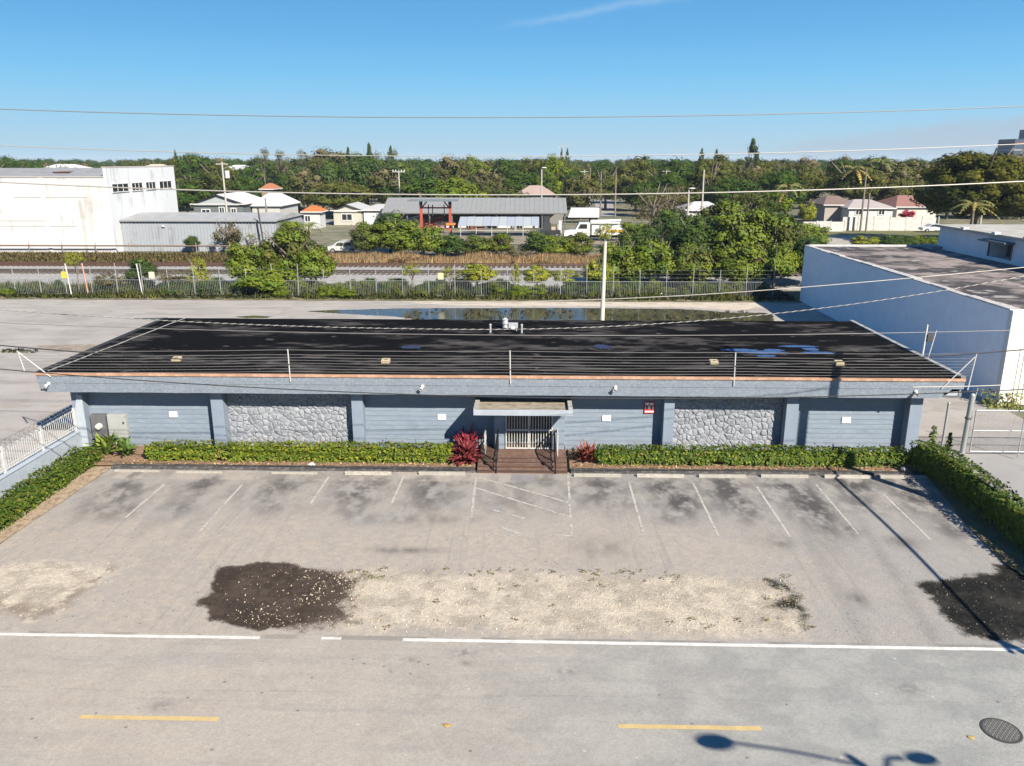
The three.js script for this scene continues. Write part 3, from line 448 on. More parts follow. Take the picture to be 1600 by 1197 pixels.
// electrical cabinets on the left bay
{
  const e = thing('meter_cabinet', 'dark grey meter cabinet with round glass meter on left wall', 'meter box', [-18.95, 0, WZ]);
  part('cabinet', rbox(0.66, 1.02, 0.22, 0.02, 0, 1.05, 0.12), grain([0.13, 0.135, 0.14], { size: 1, amt: 0.15, seed: 270, rough: 0.6 }), e);
  const m = part('meter', triUV(new THREE.CylinderGeometry(0.13, 0.15, 0.14, 20).rotateX(Math.PI / 2).translate(0.04, 1.05, 0.29)), mat([0.6, 0.6, 0.58], { roughness: 0.2 }), e); part('meter_face', triUV(new THREE.CylinderGeometry(0.09, 0.09, 0.02, 20).rotateX(Math.PI / 2).translate(0.04, 1.05, 0.37)), mat([0.75, 0.72, 0.6], { roughness: 0.15 }), m);
  part('base_shelf', bx(0.66, 0.05, 0.26, 0, 0.51, 0.13), mat([0.06, 0.065, 0.07]), e);
  const d = thing('electrical_panel', 'light grey electrical panel beside the dark meter cabinet', 'panel', [-18.12, 0, WZ]);
  part('cabinet', rbox(0.82, 1.06, 0.24, 0.02, 0, 1.05, 0.12), grain([0.40, 0.41, 0.39], { size: 1, amt: 0.12, seed: 271, rough: 0.6 }), d); part('handle', bx(0.05, 0.09, 0.05, 0.3, 1.22, 0.25), mat([0.03, 0.03, 0.03]), d); part('hinge', bx(0.03, 0.1, 0.02, 0.4, 1.5, 0.24), mat([0.3, 0.3, 0.3]), d); part('base_shelf', bx(0.8, 0.04, 0.3, 0, 0.5, 0.15), mat([0.08, 0.085, 0.09]), d); part('conduit', triUV(new THREE.CylinderGeometry(0.03, 0.03, 0.5, 8).translate(-0.2, 0.26, 0.12)), mat([0.4, 0.4, 0.4]), d);
}
// small notices; their print is too small to read, faint red lines on white
function noticeTex(sd, red) {
  const c = document.createElement('canvas'); c.width = 96; c.height = 72; const x = c.getContext('2d'), r = rng(sd);
  x.fillStyle = red ? '#8d1f22' : '#f1eeea'; x.fillRect(0, 0, 96, 72);
  if (!red) { x.fillStyle = '#e7b9b2'; x.fillRect(8, 6, 80, 14); x.fillStyle = '#e6dedb'; for (let i = 0; i < 4; i++) x.fillRect(10, 28 + i * 10, 34 + r() * 20, 4); x.fillStyle = '#dfc0c4'; x.fillRect(64, 30, 12, 20); }
  else { x.fillStyle = '#e2d4d0'; x.fillRect(8, 6, 36, 16); x.fillRect(50, 7, 36, 15); x.fillRect(8, 30, 8, 16); x.fillRect(34, 28, 24, 18); x.fillRect(74, 30, 14, 16); x.fillRect(8, 56, 80, 10); }
  const t = new THREE.CanvasTexture(c); t.colorSpace = THREE.SRGBColorSpace; return t;
}
function notice(x, y, w, h, label, red, sd) {
  const t = thing('wall_sign', label, 'sign', [x, y, WZ + 0.012]);
  part('plate', rbox(w, h, 0.014, 0.006), mat(red ? [0.27, 0.03, 0.03] : [0.75, 0.74, 0.72], { roughness: 0.5 }), t);
  const g = new THREE.PlaneGeometry(w * 0.96, h * 0.94); part('print', g, new THREE.MeshStandardMaterial({ map: noticeTex(sd, red), roughness: 0.5 }), t, [0, 0, 0.011]);
  for (const s of [-1, 1]) part('screw', new THREE.CylinderGeometry(0.012, 0.012, 0.008, 8).rotateX(Math.PI / 2), mat([0.3, 0.3, 0.3]), t, [s * w * 0.44, h * 0.42, 0.012]);
}
notice(-15.68, 1.55, 0.36, 0.26, 'small white notice between electrical panel and first column', false, 1); notice(-3.89, 1.53, 0.36, 0.26, 'small white notice on siding left of the entrance', false, 2); notice(3.25, 1.53, 0.38, 0.27, 'small white notice on siding right of the entrance', false, 3); notice(13.51, 1.53, 0.38, 0.27, 'small white notice on the rightmost siding bay', false, 4);
notice(5.07, 2.03, 0.46, 0.56, 'red sign with white print high beside the stone bay', true, 5);
// floodlights on the fascia
for (const [x, y, l] of [[-4.54, 3.2, 'white floodlight on fascia left of the entrance canopy'], [3.48, 3.22, 'white floodlight on fascia right of the entrance canopy'], [15.78, 3.12, 'white floodlight near the broken right end of fascia'], [-20.35, 3.2, 'white floodlight near the left end of fascia']]) {
  const t = thing('floodlight', l, 'floodlight', [x, y, FZ], 0, 'floodlights on the fascia'), wm = mat([0.7, 0.7, 0.68], { roughness: 0.45 });
  part('base', triUV(new THREE.CylinderGeometry(0.07, 0.07, 0.05, 14).rotateX(Math.PI / 2).translate(0, 0, 0.03)), wm, t); const hd = part('lamp_head', triUV(new THREE.LatheGeometry([[0, 0], [0.05, 0.01], [0.06, 0.1], [0.095, 0.2], [0.085, 0.2], [0, 0.17]].map(([a, b]) => new THREE.Vector2(a, b)), 16)), wm, t); hd.rotation.set(2.1, 0, 0.3); hd.position.set(0, 0, 0.08);
}
// barbed wire along the roof edge
{
  const bw = thing('barbed_wire_barrier', 'strands of barbed wire on white posts along the roof edge', 'barbed wire'), galv = mat([0.6, 0.6, 0.58], { roughness: 0.5, metalness: 0.2 }), wire = mat([0.22, 0.21, 0.2], { roughness: 0.6 });
  const posts = [[-10.07, 3.35, 4.75], [-0.88, 3.35, 4.75], [8.33, 3.32, 4.72]];
  for (const [x, a, b] of posts) part('post', rod([x, a, FZ + 0.05], [x - 0.02, b, FZ + 0.02], 0.028, 8), galv, bw);
  part('post', rod([17.85, 3.2, FZ + 0.05], [18.0, 4.75, FZ + 0.02], 0.028, 8), galv, bw); part('brace', rod([16.8, 3.25, FZ + 0.05], [17.95, 4.6, FZ + 0.03], 0.024, 8), galv, bw);
  part('post', rod([-21.3, 3.75, FZ + 0.02], [-21.45, 4.55, FZ], 0.028, 8), galv, bw); part('brace', rod([-20.2, 3.5, FZ + 0.06], [-21.5, 4.6, FZ], 0.024, 8), galv, bw);
  part('post', rod([17.8, 3.65, -35.4], [18.05, 4.95, -35.5], 0.025, 8), galv, bw);
  for (let k = 0; k < 8; k++) {
    const y = [4.72, 4.52, 4.4, 4.28, 4.16, 4.04, 3.92, 3.8][k], pts = []; const xs = [-21.45, -10.08, -0.89, 8.32, 17.95];
    for (let i = 0; i < xs.length - 1; i++) for (let s = 0; s < 4; s++) { const t = s / 4; pts.push([lerp(xs[i], xs[i + 1], t), y - 0.12 * t * (1 - t) - (i === 0 ? (1 - t) * 0.12 : 0), FZ + 0.03]); } pts.push([17.95, y, FZ + 0.03]);
    const st = part('strand', tube(pts, k ? 0.008 : 0.01, 4, 60), wire, bw);
    const r = rng(900 + k), bs = []; for (let x = -21; x < 17.8; x += 0.5 + r() * 0.3) { const yy = y - 0.03; bs.push(rod([x - 0.012, yy - 0.03, FZ + 0.01], [x + 0.012, yy + 0.03, FZ + 0.05], 0.003, 3)); } part('barb', join(bs), wire, st, undefined, 'stuff');
  }
}
// ---------------------------------------------------------------- foliage helpers
// diamonds laid at points [x,y,z,nx,ny,nz,size,colour]; normals lean towards the clump's own direction
function leafGeo(list, r, aspect = 0.55, soft = 0.38) {
  const n = list.length, P = new Float32Array(n * 18), N = new Float32Array(n * 18), C = new Float32Array(n * 18);
  const a = V(0, 0, 0), b = V(0, 0, 0), nn = V(0, 0, 0);
  list.forEach(([x, y, z, nx, ny, nz, s, col], i) => {
    nn.set(nx + (r() - 0.5) * 1.5, ny + (r() - 0.5) * 1.5, nz + (r() - 0.5) * 1.5).normalize();
    a.set(r() - 0.5, r() - 0.5, r() - 0.5).cross(nn).normalize(); b.crossVectors(nn, a);
    const q = [[a.x * s, a.y * s, a.z * s], [b.x * s * aspect, b.y * s * aspect, b.z * s * aspect]];
    const v = [[x + q[0][0], y + q[0][1], z + q[0][2]], [x + q[1][0], y + q[1][1], z + q[1][2]], [x - q[0][0], y - q[0][1], z - q[0][2]], [x - q[1][0], y - q[1][1], z - q[1][2]]];
    const ln = Math.hypot(nx, ny, nz) || 1, sx = lerp(nn.x, nx / ln, soft), sy = lerp(nn.y, ny / ln, soft), sz = lerp(nn.z, nz / ln, soft);
    [0, 1, 2, 0, 2, 3].forEach((k, j) => { const o = i * 18 + j * 3; P.set(v[k], o); N[o] = sx; N[o + 1] = sy; N[o + 2] = sz; C[o] = col[0]; C[o + 1] = col[1]; C[o + 2] = col[2]; });
  });
  const g = new THREE.BufferGeometry(); g.setAttribute('position', new THREE.BufferAttribute(P, 3)); g.setAttribute('normal', new THREE.BufferAttribute(N, 3)); g.setAttribute('color', new THREE.BufferAttribute(C, 3)); return g;
}
const leafMat = new THREE.MeshPhysicalMaterial({ vertexColors: true, roughness: 0.6, specularIntensity: 0.35, side: THREE.DoubleSide });
const dullLeafMat = new THREE.MeshPhysicalMaterial({ vertexColors: true, roughness: 0.9, specularIntensity: 0.15, side: THREE.DoubleSide });
const pick = (r, cols) => { const i = r() * (cols.length - 1), k = Math.floor(i), c = mix3(cols[k], cols[Math.min(k + 1, cols.length - 1)], i - k), v = 0.8 + 0.4 * r(); return [c[0] * v, c[1] * v, c[2] * v]; };
const barkMat = grain([0.2, 0.165, 0.13], { size: 1.2, amt: 0.3, fine: 0.2, seed: 401, stretch: [3, 1] }), twigMat = mat([0.07, 0.055, 0.035]);
const HEDGE = [[0.15, 0.17, 0.008], [0.09, 0.125, 0.008], [0.045, 0.085, 0.008], [0.19, 0.185, 0.01]], HEDGE2 = [[0.075, 0.105, 0.01], [0.045, 0.08, 0.008], [0.028, 0.058, 0.008], [0.115, 0.13, 0.01]];
function hedge(name, label, path, half, h, cols, sd, y0 = 0.08, dens = 620) {
  // path: [[x,z],[x,z]...] centre line
  const r = rng(sd), t = thing(name, label, 'hedge'), list = [], cores = [], stems = [];
  for (let s = 0; s < path.length - 1; s++) {
    const [ax, az] = path[s], [bx_, bz] = path[s + 1], L = Math.hypot(bx_ - ax, bz - az), dx = (bx_ - ax) / L, dz = (bz - az) / L, px = -dz, pz = dx;
    const bump = (t_, o) => (fbm(t_ * 1.3 + sd, o, 3, 0, sd) - 0.5) * 0.3;
    const count = Math.round(L * dens);
    for (let i = 0; i < count; i++) {
      const t_ = r() * L, q = r() * (2 * half + 2 * h * 0.95), gx = ax + dx * t_, gz = az + dz * t_; let off, y, n;
      if (q < 2 * half) { off = q - half; y = h + bump(t_, off * 2 + 7); n = [0, 1, 0]; } else { const sd_ = q < 2 * half + h * 0.95 ? 1 : -1; y = ((q - 2 * half) % (h * 0.95)) + 0.02; off = sd_ * (half + bump(t_, y * 2) * 0.7 - 0.1 * (1 - y / h)); n = [px * sd_, 0.25, pz * sd_]; }
      if (fbm(t_ * 1.6 + 50, y * 2.2 + off * 2, 3, 0, sd + 9) < 0.3) continue; const e = r() ** 2 * 0.16; y -= e * n[1]; off -= e * Math.sign(off) * (n[1] === 1 ? 0 : 1);
      if (q < 2 * half && Math.abs(off) > half * 0.8) y -= 0.06 * r();
      y += r() < 0.05 ? r() * 0.14 : 0;
      list.push([gx + px * off + (r() - 0.5) * 0.04, y0 + Math.max(0.02, y), gz + pz * off, n[0], n[1] + 0.2, n[2], 0.04 + r() * 0.045, r() < 0.03 ? [0.2, 0.13, 0.05] : pick(r, fbm(t_ * 0.9, y + sd, 2, 0, sd + 3) > 0.5 ? cols : cols.slice(1))]);
    }
    for (let k = 0; k < L * 1.6; k++) { const tt = (k + r()) / 1.6; stems.push(rod([ax + dx * tt, y0 - 0.06, az + dz * tt], [ax + dx * tt + (r() - 0.5) * 0.2, y0 + h * 0.7, az + dz * tt + (r() - 0.5) * 0.3], 0.014, 5, 0.006)); }
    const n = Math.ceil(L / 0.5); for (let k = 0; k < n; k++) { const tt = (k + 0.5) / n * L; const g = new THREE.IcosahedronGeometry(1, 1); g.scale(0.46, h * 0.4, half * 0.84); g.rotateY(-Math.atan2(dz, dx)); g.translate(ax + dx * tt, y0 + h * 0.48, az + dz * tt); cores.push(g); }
  }
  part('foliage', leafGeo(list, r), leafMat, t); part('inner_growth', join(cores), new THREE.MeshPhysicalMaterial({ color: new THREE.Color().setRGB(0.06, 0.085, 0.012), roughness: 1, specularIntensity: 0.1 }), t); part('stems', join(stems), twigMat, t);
}
hedge('hedge', 'yellow-green clipped hedge under the left stone bay', [[-16.2, -31.45], [-3.3, -31.5]], 0.44, 0.66, HEDGE, 11);
hedge('hedge', 'green clipped hedge under the right stone bay', [[2.75, -31.45], [15.6, -31.5]], 0.44, 0.68, [HEDGE[1], HEDGE[2], HEDGE2[2], HEDGE[0]], 12);
hedge('hedge', 'dark green hedge beside the white picket railing', [[-18.65, -31.4], [-18.6, -26], [-18.6, -20.5]], 0.62, 0.62, HEDGE2, 13, 0.03, 700);
hedge('hedge', 'dark green hedge running along the right edge of lot', [[15.9, -31.3], [16.35, -29.6], [16.3, -25.2], [16.4, -20.6]], 0.5, 1.2, HEDGE2, 14, 0.04, 950);
// strap-leaved plants
function strapPlant(name, label, cat, pos, n, len, wid, cols, sd, lean = 0.9, m = leafMat) {
  const r = rng(sd), t = thing(name, label, cat, pos);
  const heads = [];
  for (let i = 0; i < n; i++) {
    const a = r() * 6.283, L = len * (0.6 + 0.5 * r()), w = wid * (0.7 + 0.6 * r()), up = 0.35 + r() * lean, c = pick(r, cols), P = [], C = [], seg = 5, bxo = (r() - 0.5) * len * 0.55, bzo = (r() - 0.5) * len * 0.5, by = r() * len * 0.55;
    for (let s = 0; s <= seg; s++) { const k = s / seg, rad = L * k * Math.sin(up) * 1.0, y = by + L * (k * Math.cos(up) - 0.35 * k * k * Math.sin(up)), ww = w * Math.sin(Math.PI * (0.12 + 0.86 * k)) * 0.5, x = bxo + Math.cos(a) * rad, z = bzo + Math.sin(a) * rad; P.push([x - Math.sin(a) * ww, y, z + Math.cos(a) * ww], [x, y - ww * 0.35, z], [x + Math.sin(a) * ww, y, z - Math.cos(a) * ww]); }
    const T = [], col = []; for (let s = 0; s < seg; s++) for (let q = 0; q < 2; q++) { const o = s * 3 + q; T.push(...P[o], ...P[o + 1], ...P[o + 3], ...P[o + 1], ...P[o + 4], ...P[o + 3]); for (let j = 0; j < 6; j++) col.push(...c); }
    const g = new THREE.BufferGeometry(); g.setAttribute('position', new THREE.Float32BufferAttribute(T, 3)); g.setAttribute('color', new THREE.Float32BufferAttribute(col, 3)); g.computeVertexNormals(); part('leaf', g, m, t);
  }
  for (let k = 0; k < 5; k++) part('stem', rod([(r() - 0.5) * len * 0.4, -0.03, (r() - 0.5) * len * 0.4], [(r() - 0.5) * len * 0.6, len * 0.6, (r() - 0.5) * len * 0.5], 0.016, 5, 0.01), twigMat, t);
}
strapPlant('red_plant', 'large crimson strap-leaved plant left of the entrance steps', 'plant', [-2.72, 0.07, -31.35], 190, 0.8, 0.16, [[0.16, 0.02, 0.025], [0.22, 0.035, 0.04], [0.09, 0.014, 0.016], [0.27, 0.085, 0.075]], 21, 1.0);
strapPlant('red_plant', 'taller red plant in the canopy shadow behind the crimson one', 'plant', [-2.75, 0.07, -32.45], 50, 1.0, 0.11, [[0.2, 0.018, 0.028], [0.28, 0.035, 0.05], [0.11, 0.012, 0.018]], 22, 0.6);
strapPlant('copper_plant', 'coppery red strap-leaved plant right of the steps', 'plant', [2.35, 0.07, -31.6], 130, 0.72, 0.1, [[0.24, 0.06, 0.035], [0.15, 0.03, 0.03], [0.3, 0.10, 0.05], [0.05, 0.035, 0.03]], 23, 0.8);
strapPlant('thin_leaved_plant', 'small thin-leaved dark plant close to the landing edge', 'plant', [1.85, 0.07, -31.75], 26, 0.5, 0.06, [[0.05, 0.06, 0.04], [0.08, 0.07, 0.05]], 24, 0.9);
strapPlant('ginger_plant', 'bright green broad-leaved plants below the meter cabinet', 'plant', [-18.3, 0.05, -31.9], 60, 0.9, 0.17, [[0.13, 0.17, 0.02], [0.06, 0.11, 0.02], [0.19, 0.21, 0.03]], 25, 0.7);
strapPlant('ginger_plant', 'low green broad-leaved plant between the panel and clipped hedge', 'plant', [-17.3, 0.05, -31.7], 40, 0.7, 0.16, [[0.10, 0.14, 0.02], [0.05, 0.1, 0.02]], 26, 0.9);
// wheel stops
const stopMat = [1, 2, 3].map((k) => grain([0.36 + k * 0.02, 0.335 + k * 0.02, 0.29 + k * 0.015], { size: 1.1, amt: 0.25, fine: 0.25, tint: [0.3, 0.27, 0.23], tintAmt: 0.6, cells: 5, seed: 430 + k, bump: 0.008 }));
const stopGeo = (() => { const g = sidePrism([[-0.075, 0], [-0.06, 0.09], [-0.045, 0.12], [0.045, 0.12], [0.06, 0.09], [0.075, 0]].map(([a, b]) => [a, b]).reverse(), -0.94, 0.94); return g; })();
const slotGeo = bx(0.1, 0.03, 0.16, 0, 0.012, 0);
const stopLabels = ['sand-dusted concrete wheel stop at the left end of the row', 'sand-dusted concrete wheel stop second from the left hedge', 'concrete wheel stop below the left stone bay', 'concrete wheel stop just left of the hatched bay', 'concrete wheel stop just right of the entrance steps', 'concrete wheel stop second to the right of steps', 'concrete wheel stop third to the right of steps', 'concrete wheel stop fourth to the right of steps', 'concrete wheel stop fifth to the right of steps', 'concrete wheel stop at the right end beside hedge shadow', 'half-buried concrete wheel stop third from the left hedge'];
[[-16.1, -30.18], [-13.5, -30.1], [-6.6, -30.1], [-3.6, -30.15], [2.67, -30.1], [5.2, -30.12], [7.68, -30.15], [10.17, -30.2], [12.7, -30.22], [14.9, -30.25], [-9.6, -30.1]].forEach(([x, z], i) => {
  const w = thing('wheel_stop', stopLabels[i], 'wheel stop', [x, i < 2 || i === 10 ? -0.045 : 0.002, z], (HT[i * 31] - 0.5) * 0.03, 'wheel stops in the parking bays'); part('block', stopGeo, stopMat[i % 3], w);
  for (const s of [-0.6, 0.6]) part('pin', new THREE.CylinderGeometry(0.014, 0.014, 0.02, 6), mat([0.12, 0.07, 0.04]), w, [s, 0.125, 0]);
});
// manhole cover
{
  const m = thing('manhole_cover', 'round patterned iron manhole cover in the road', 'manhole', [10.54, 0.004, -15.4]), iron = grain([0.12, 0.115, 0.105], { size: 0.5, amt: 0.25, fine: 0.3, seed: 440, rough: 0.6 }), dusty = grain([0.24, 0.23, 0.205], { size: 0.5, amt: 0.25, fine: 0.3, seed: 441 });
  part('frame', triUV(new THREE.TorusGeometry(0.39, 0.035, 6, 40).rotateX(Math.PI / 2).scale(1, 0.35, 1)), mat([0.05, 0.05, 0.048]), m);
  const lid = part('lid', triUV(new THREE.CylinderGeometry(0.365, 0.365, 0.012, 40).translate(0, 0.004, 0)), iron, m);
  for (let i = -6; i <= 6; i++) for (let j = -6; j <= 6; j++) { const x = i * 0.055, z = j * 0.055; if (Math.hypot(x, z) > 0.33) continue; part('tread', bx((i + j) % 2 ? 0.016 : 0.04, 0.01, (i + j) % 2 ? 0.04 : 0.016, x, 0.015, z), dusty, lid); }
}
// litter
for (const [x, z, s, c, l] of [[-1.85, -15.25, 0.1, [0.5, 0.3, 0.08], 'small yellow-brown dead leaf lying on the road'], [9.75, -15.15, 0.09, [0.5, 0.33, 0.12], 'tan dead leaf beside the manhole cover']]) { const t = thing('dead_leaf', l, 'leaf', [x, 0.006, z], s * 30); const g = new THREE.SphereGeometry(s, 8, 4, 0, 6.3, 0, 1.2).scale(1, 0.25, 0.7); part('blade', g, mat(c), t); part('stalk', rod([s * 0.7, 0.01, 0], [s * 1.3, 0.03, 0.02], 0.004, 4), mat([0.2, 0.1, 0.04]), t); }
{ const r = rng(515), list = []; for (let i = 0; i < 900; i++) { const right = r() < 0.6; const x = right ? 1.7 + r() * 14 : -17 + r() * 14.5; list.push([x, 0.09 + r() * 0.02, -30.95 + (r() - 0.5) * 0.5, 0, 1, 0, 0.03 + r() * 0.05, pick(r, [[0.3, 0.17, 0.07], [0.42, 0.3, 0.16], [0.2, 0.1, 0.05], [0.5, 0.42, 0.3]])]); } const o = single('leaf_litter', leafGeo(list, r), dullLeafMat, 'brown dead leaves on the mulch below the front hedges', 'leaves', undefined, 'stuff'); }
for (const [x, z, l] of [[-9.1, -30.85, 'crumpled white paper below the left hedge'], [15.25, -30.95, 'white paper scrap near the right hedge corner']]) { const g = new THREE.IcosahedronGeometry(0.12, 1), p = g.attributes.position, r = rng(x * 9 | 0); for (let i = 0; i < p.count; i++) { const k = 0.6 + 0.5 * HT[(Math.round(p.getX(i) * 991) * 31 + Math.round(p.getY(i) * 991) + 7000 + (r() * 0)) & 65535]; p.setXYZ(i, p.getX(i) * k * 1.3, Math.abs(p.getY(i)) * k, p.getZ(i) * k); } g.translate(x, 0.09, z); g.computeVertexNormals(); single('paper_scrap', g, mat([0.7, 0.68, 0.64]), l, 'paper'); }

// left boundary: low rendered wall with white picket railing and coiled wire
{
  const w = thing('boundary_wall', 'low pale blue rendered wall under the white railing', 'wall'), m = grain([0.40, 0.46, 0.52], { size: 2.5, amt: 0.12, fine: 0.08, tint: [0.5, 0.54, 0.57], tintAmt: 0.4, seed: 450 });
  part('wall_body', box2(-19.92, -19.66, 0, 0.86, -32.6, -19), m, w); part('coping', triUV(new RoundedBoxGeometry(0.32, 0.06, 13.2, 2, 0.012).translate(-19.79, 0.89, -25.9)), m, w);
  part('return_wall', frontPrism([[-19.92, 0], [-19.4, 0], [-19.4, 2.5], [-19.6, 2.55], [-19.75, 1.9], [-19.92, 1.9]], -32.65, -32.58), m, w);
  const f = thing('picket_railing', 'white metal picket railing on the low blue wall', 'railing'), wm = grain([0.62, 0.63, 0.62], { size: 0.7, amt: 0.12, fine: 0.1, tint: [0.4, 0.32, 0.25], tintAmt: 0.35, seed: 451, rough: 0.5 });
  for (const y of [1.02, 1.13, 1.82]) part('rail', box2(-19.81, -19.77, y, y + 0.04, -32.55, -19), wm, f);
  let k = 0; for (let z = -32.5; z < -19; z += 0.135) { const post = k++ % 18 === 0; part(post ? 'post' : 'picket', post ? box2(-19.83, -19.75, 0.92, 1.98, z - 0.04, z + 0.04) : box2(-19.8, -19.78, 0.98, 1.9, z - 0.01, z + 0.01), wm, f); }
  const c = thing('razor_wire', 'coil of razor wire above the white picket railing', 'razor wire'); const pts = []; for (let i = 0; i <= 900; i++) { const a = i / 900 * 2 * Math.PI * 44, z = -32.4 + i / 900 * 13; pts.push([-19.79 + Math.cos(a) * 0.16, 2.02 + Math.sin(a) * 0.14, z + Math.sin(a * 0.31) * 0.05]); } part('coil', tube(pts, 0.007, 4, 1800), mat([0.16, 0.16, 0.16], { metalness: 0.5, roughness: 0.5 }), c); part('support_wire', tube([[-19.79, 2.0, -32.5], [-19.79, 1.97, -26], [-19.79, 2.0, -19]], 0.006, 4), mat([0.3, 0.3, 0.3]), c);
}
// right: galvanised gate posts and chain-link gate towards the driveway
{
  const galv = grain([0.42, 0.45, 0.45], { size: 1, amt: 0.15, fine: 0.1, seed: 455, rough: 0.45, metalness: 0.35 }), dark = mat([0.1, 0.1, 0.1]);
  const p1 = thing('fence_post', 'slim galvanised fence post at the right hedge corner', 'post', [18.0, 0, -33.5]); part('pole', rod([0, -0.02, 0], [0.02, 2.15, 0], 0.055, 10), galv, p1); part('cap', new THREE.SphereGeometry(0.065, 10, 6).translate(0.02, 2.16, 0), galv, p1);
  const p2 = thing('gate_post', 'thick galvanised gate post rising behind the hedge', 'post', [18.75, 0, -33.2]); part('pole', rod([0, -0.02, 0], [0.05, 2.6, 0], 0.11, 14), galv, p2); part('cap', new THREE.SphereGeometry(0.115, 12, 6).translate(0.05, 2.6, 0), galv, p2); part('hinge_collar', new THREE.CylinderGeometry(0.13, 0.13, 0.08, 14).translate(0.02, 1.6, 0), dark, p2); part('spike', rod([0.13, 2.3, 0.02], [0.2, 2.95, 0.02], 0.03, 8), galv, p2);
  const gt = thing('chain_link_gate', 'chain-link gate with galvanised frame across the driveway', 'gate', [18.95, 0, -33]);
  part('frame', join([rod([0, 0.15, 0], [5.1, 0.15, 0], 0.03, 8), rod([0, 2.0, 0], [5.1, 2.0, 0], 0.034, 8), rod([0, 0.15, 0], [0, 2.0, 0], 0.03, 8), rod([5.1, 0.15, 0], [5.1, 2.0, 0], 0.03, 8), rod([1.7, 0.1, 0.6], [2.0, 2.9, 0.1], 0.025, 8)]), galv, gt); part('brace', rod([0, 1.1, 0], [5.1, 1.1, 0], 0.022, 8), galv, gt);
  const wires = []; for (let k = -26; k < 72; k++) { const x = k * 0.072; for (const s of [1, -1]) { const xa = s > 0 ? x : x + 1.85, xb = s > 0 ? x + 1.85 : x; let a = [xa, 0.15], b = [xb, 2.0]; const cl = (p, q) => { if (p[0] < 0) { const t = (0 - p[0]) / (q[0] - p[0]); return [0, p[1] + (q[1] - p[1]) * t]; } if (p[0] > 5.1) { const t = (5.1 - p[0]) / (q[0] - p[0]); return [5.1, p[1] + (q[1] - p[1]) * t]; } return p; }; if ((xa < 0 && xb < 0) || (xa > 5.1 && xb > 5.1)) continue; const A = cl(a, b), B = cl(b, a); wires.push(rod([A[0], A[1], 0], [B[0], B[1], 0], 0.0028, 3)); } } part('mesh', join(wires), mat([0.4, 0.42, 0.42], { metalness: 0.4, roughness: 0.5 }), gt, undefined, 'stuff');
  for (const [x, z, s, l] of [[17.6, -33.6, 0.9, 'leggy green weed between the corner column and fence post'], [18.4, -33.7, 0.6, 'small weed growing at the foot of gate post']]) { const r = rng(x * 100 | 0), list = []; for (let i = 0; i < 130; i++) { const h = r() * s * 1.25, rr = 0.3 * s * (1 - h / s * 0.5) * r(), a = r() * 6.3; list.push([Math.cos(a) * rr, h, Math.sin(a) * rr, Math.cos(a), 0.6, Math.sin(a), 0.06 + 0.04 * r(), pick(r, HEDGE2)]); } const t = thing('weed', l, 'weed', [x, 0, z]); part('foliage', leafGeo(list, r), leafMat, t); part('stem', rod([0, 0, 0], [0.05, s, 0], 0.012, 5), twigMat, t); }
}
// double-arm street lamp across the road (its shadow falls on the road)
{
  const L = V(6.95, 0, -14.35), hh = 8.6, k = hh / Math.tan(SUN_EL), bxp = L.x + k * Math.sin(SUN_AZ), bz = L.z + k * Math.cos(SUN_AZ);
  const t = thing('street_lamp', 'double-arm street lamp standing across the road', 'street lamp', [bxp, 0, bz]), conc = grain([0.45, 0.44, 0.42], { size: 2, seed: 460 });
  part('pole', rod([0, 0, 0], [0, hh + 0.15, 0], 0.13, 12, 0.085), conc, t);
  part('arm', tube([[0, hh - 0.1, 0], [-1.0, hh + 0.22, 0], [-2.1, hh + 0.45, 0]], 0.035, 8), conc, t); part('arm', tube([[0, hh - 0.5, 0], [0.5, hh - 0.1, 0], [0.8, hh + 0.1, 0], [1.1, hh + 0.12, 0]], 0.05, 8), conc, t);
  for (const [x, y, s] of [[-2.5, hh + 0.47, 1], [1.5, hh + 0.12, 0.8]]) part('lamp_head', triUV(new THREE.SphereGeometry(0.42 * s, 16, 10).scale(1, 0.32, 0.52).translate(x, y, 0)), mat([0.35, 0.35, 0.36], { roughness: 0.4 }), t);
}
// utility poles beyond the right and left edges of view and their wires
const woodMat = grain([0.2, 0.15, 0.105], { size: 2, amt: 0.25, fine: 0.2, stretch: [3, 1], seed: 470 });
function utilityPole(x, z, h, label, trans, r0 = 0.2) {
  const t = thing('utility_pole', label, 'utility pole', [x, 0, z]);
  part('pole', rod([0, -0.1, 0], [0, h, 0], r0, 12, r0 * 0.65), woodMat, t); const ca = part('crossarm', bx(0.12, 0.14, 2.4, 0.16, h - 0.55, 0), woodMat, t);
  for (const q of [-1.1, -0.5, 0.5, 1.1]) part('insulator', triUV(new THREE.CylinderGeometry(0.04, 0.06, 0.18, 8).translate(0.16, h - 0.4, q)), mat([0.35, 0.3, 0.28], { roughness: 0.3 }), ca);
  if (trans) part('transformer', triUV(new THREE.CylinderGeometry(0.28, 0.28, 0.95, 16).translate(0, h - 2.2, 0.48)), mat([0.45, 0.47, 0.48], { roughness: 0.5 }), t);
}
const PX = 17.42, PZ = -25.2, QX = -27, WS = 25.2 / 19;      // pole line of the street wires
utilityPole(PX, PZ, 14.2, 'tall wooden utility pole just outside the right hedge', true, 0.21); utilityPole(QX, PZ, 14.2, 'tall wooden utility pole left of the parking lot', false);
{ const t = thing('guy_pole', 'short wooden guy pole at the right roadside', 'utility pole', [17.72, 0, -11.7]); part('pole', rod([0, -0.1, 0], [0, 6.5, 0], 0.16, 10, 0.12), woodMat, t); part('crossarm', bx(0.1, 0.1, 1.0, 0, 6.35, 0), woodMat, t); part('cap', new THREE.CylinderGeometry(0.05, 0.14, 0.1, 10).translate(0, 6.54, 0), mat([0.3, 0.3, 0.3]), t); }
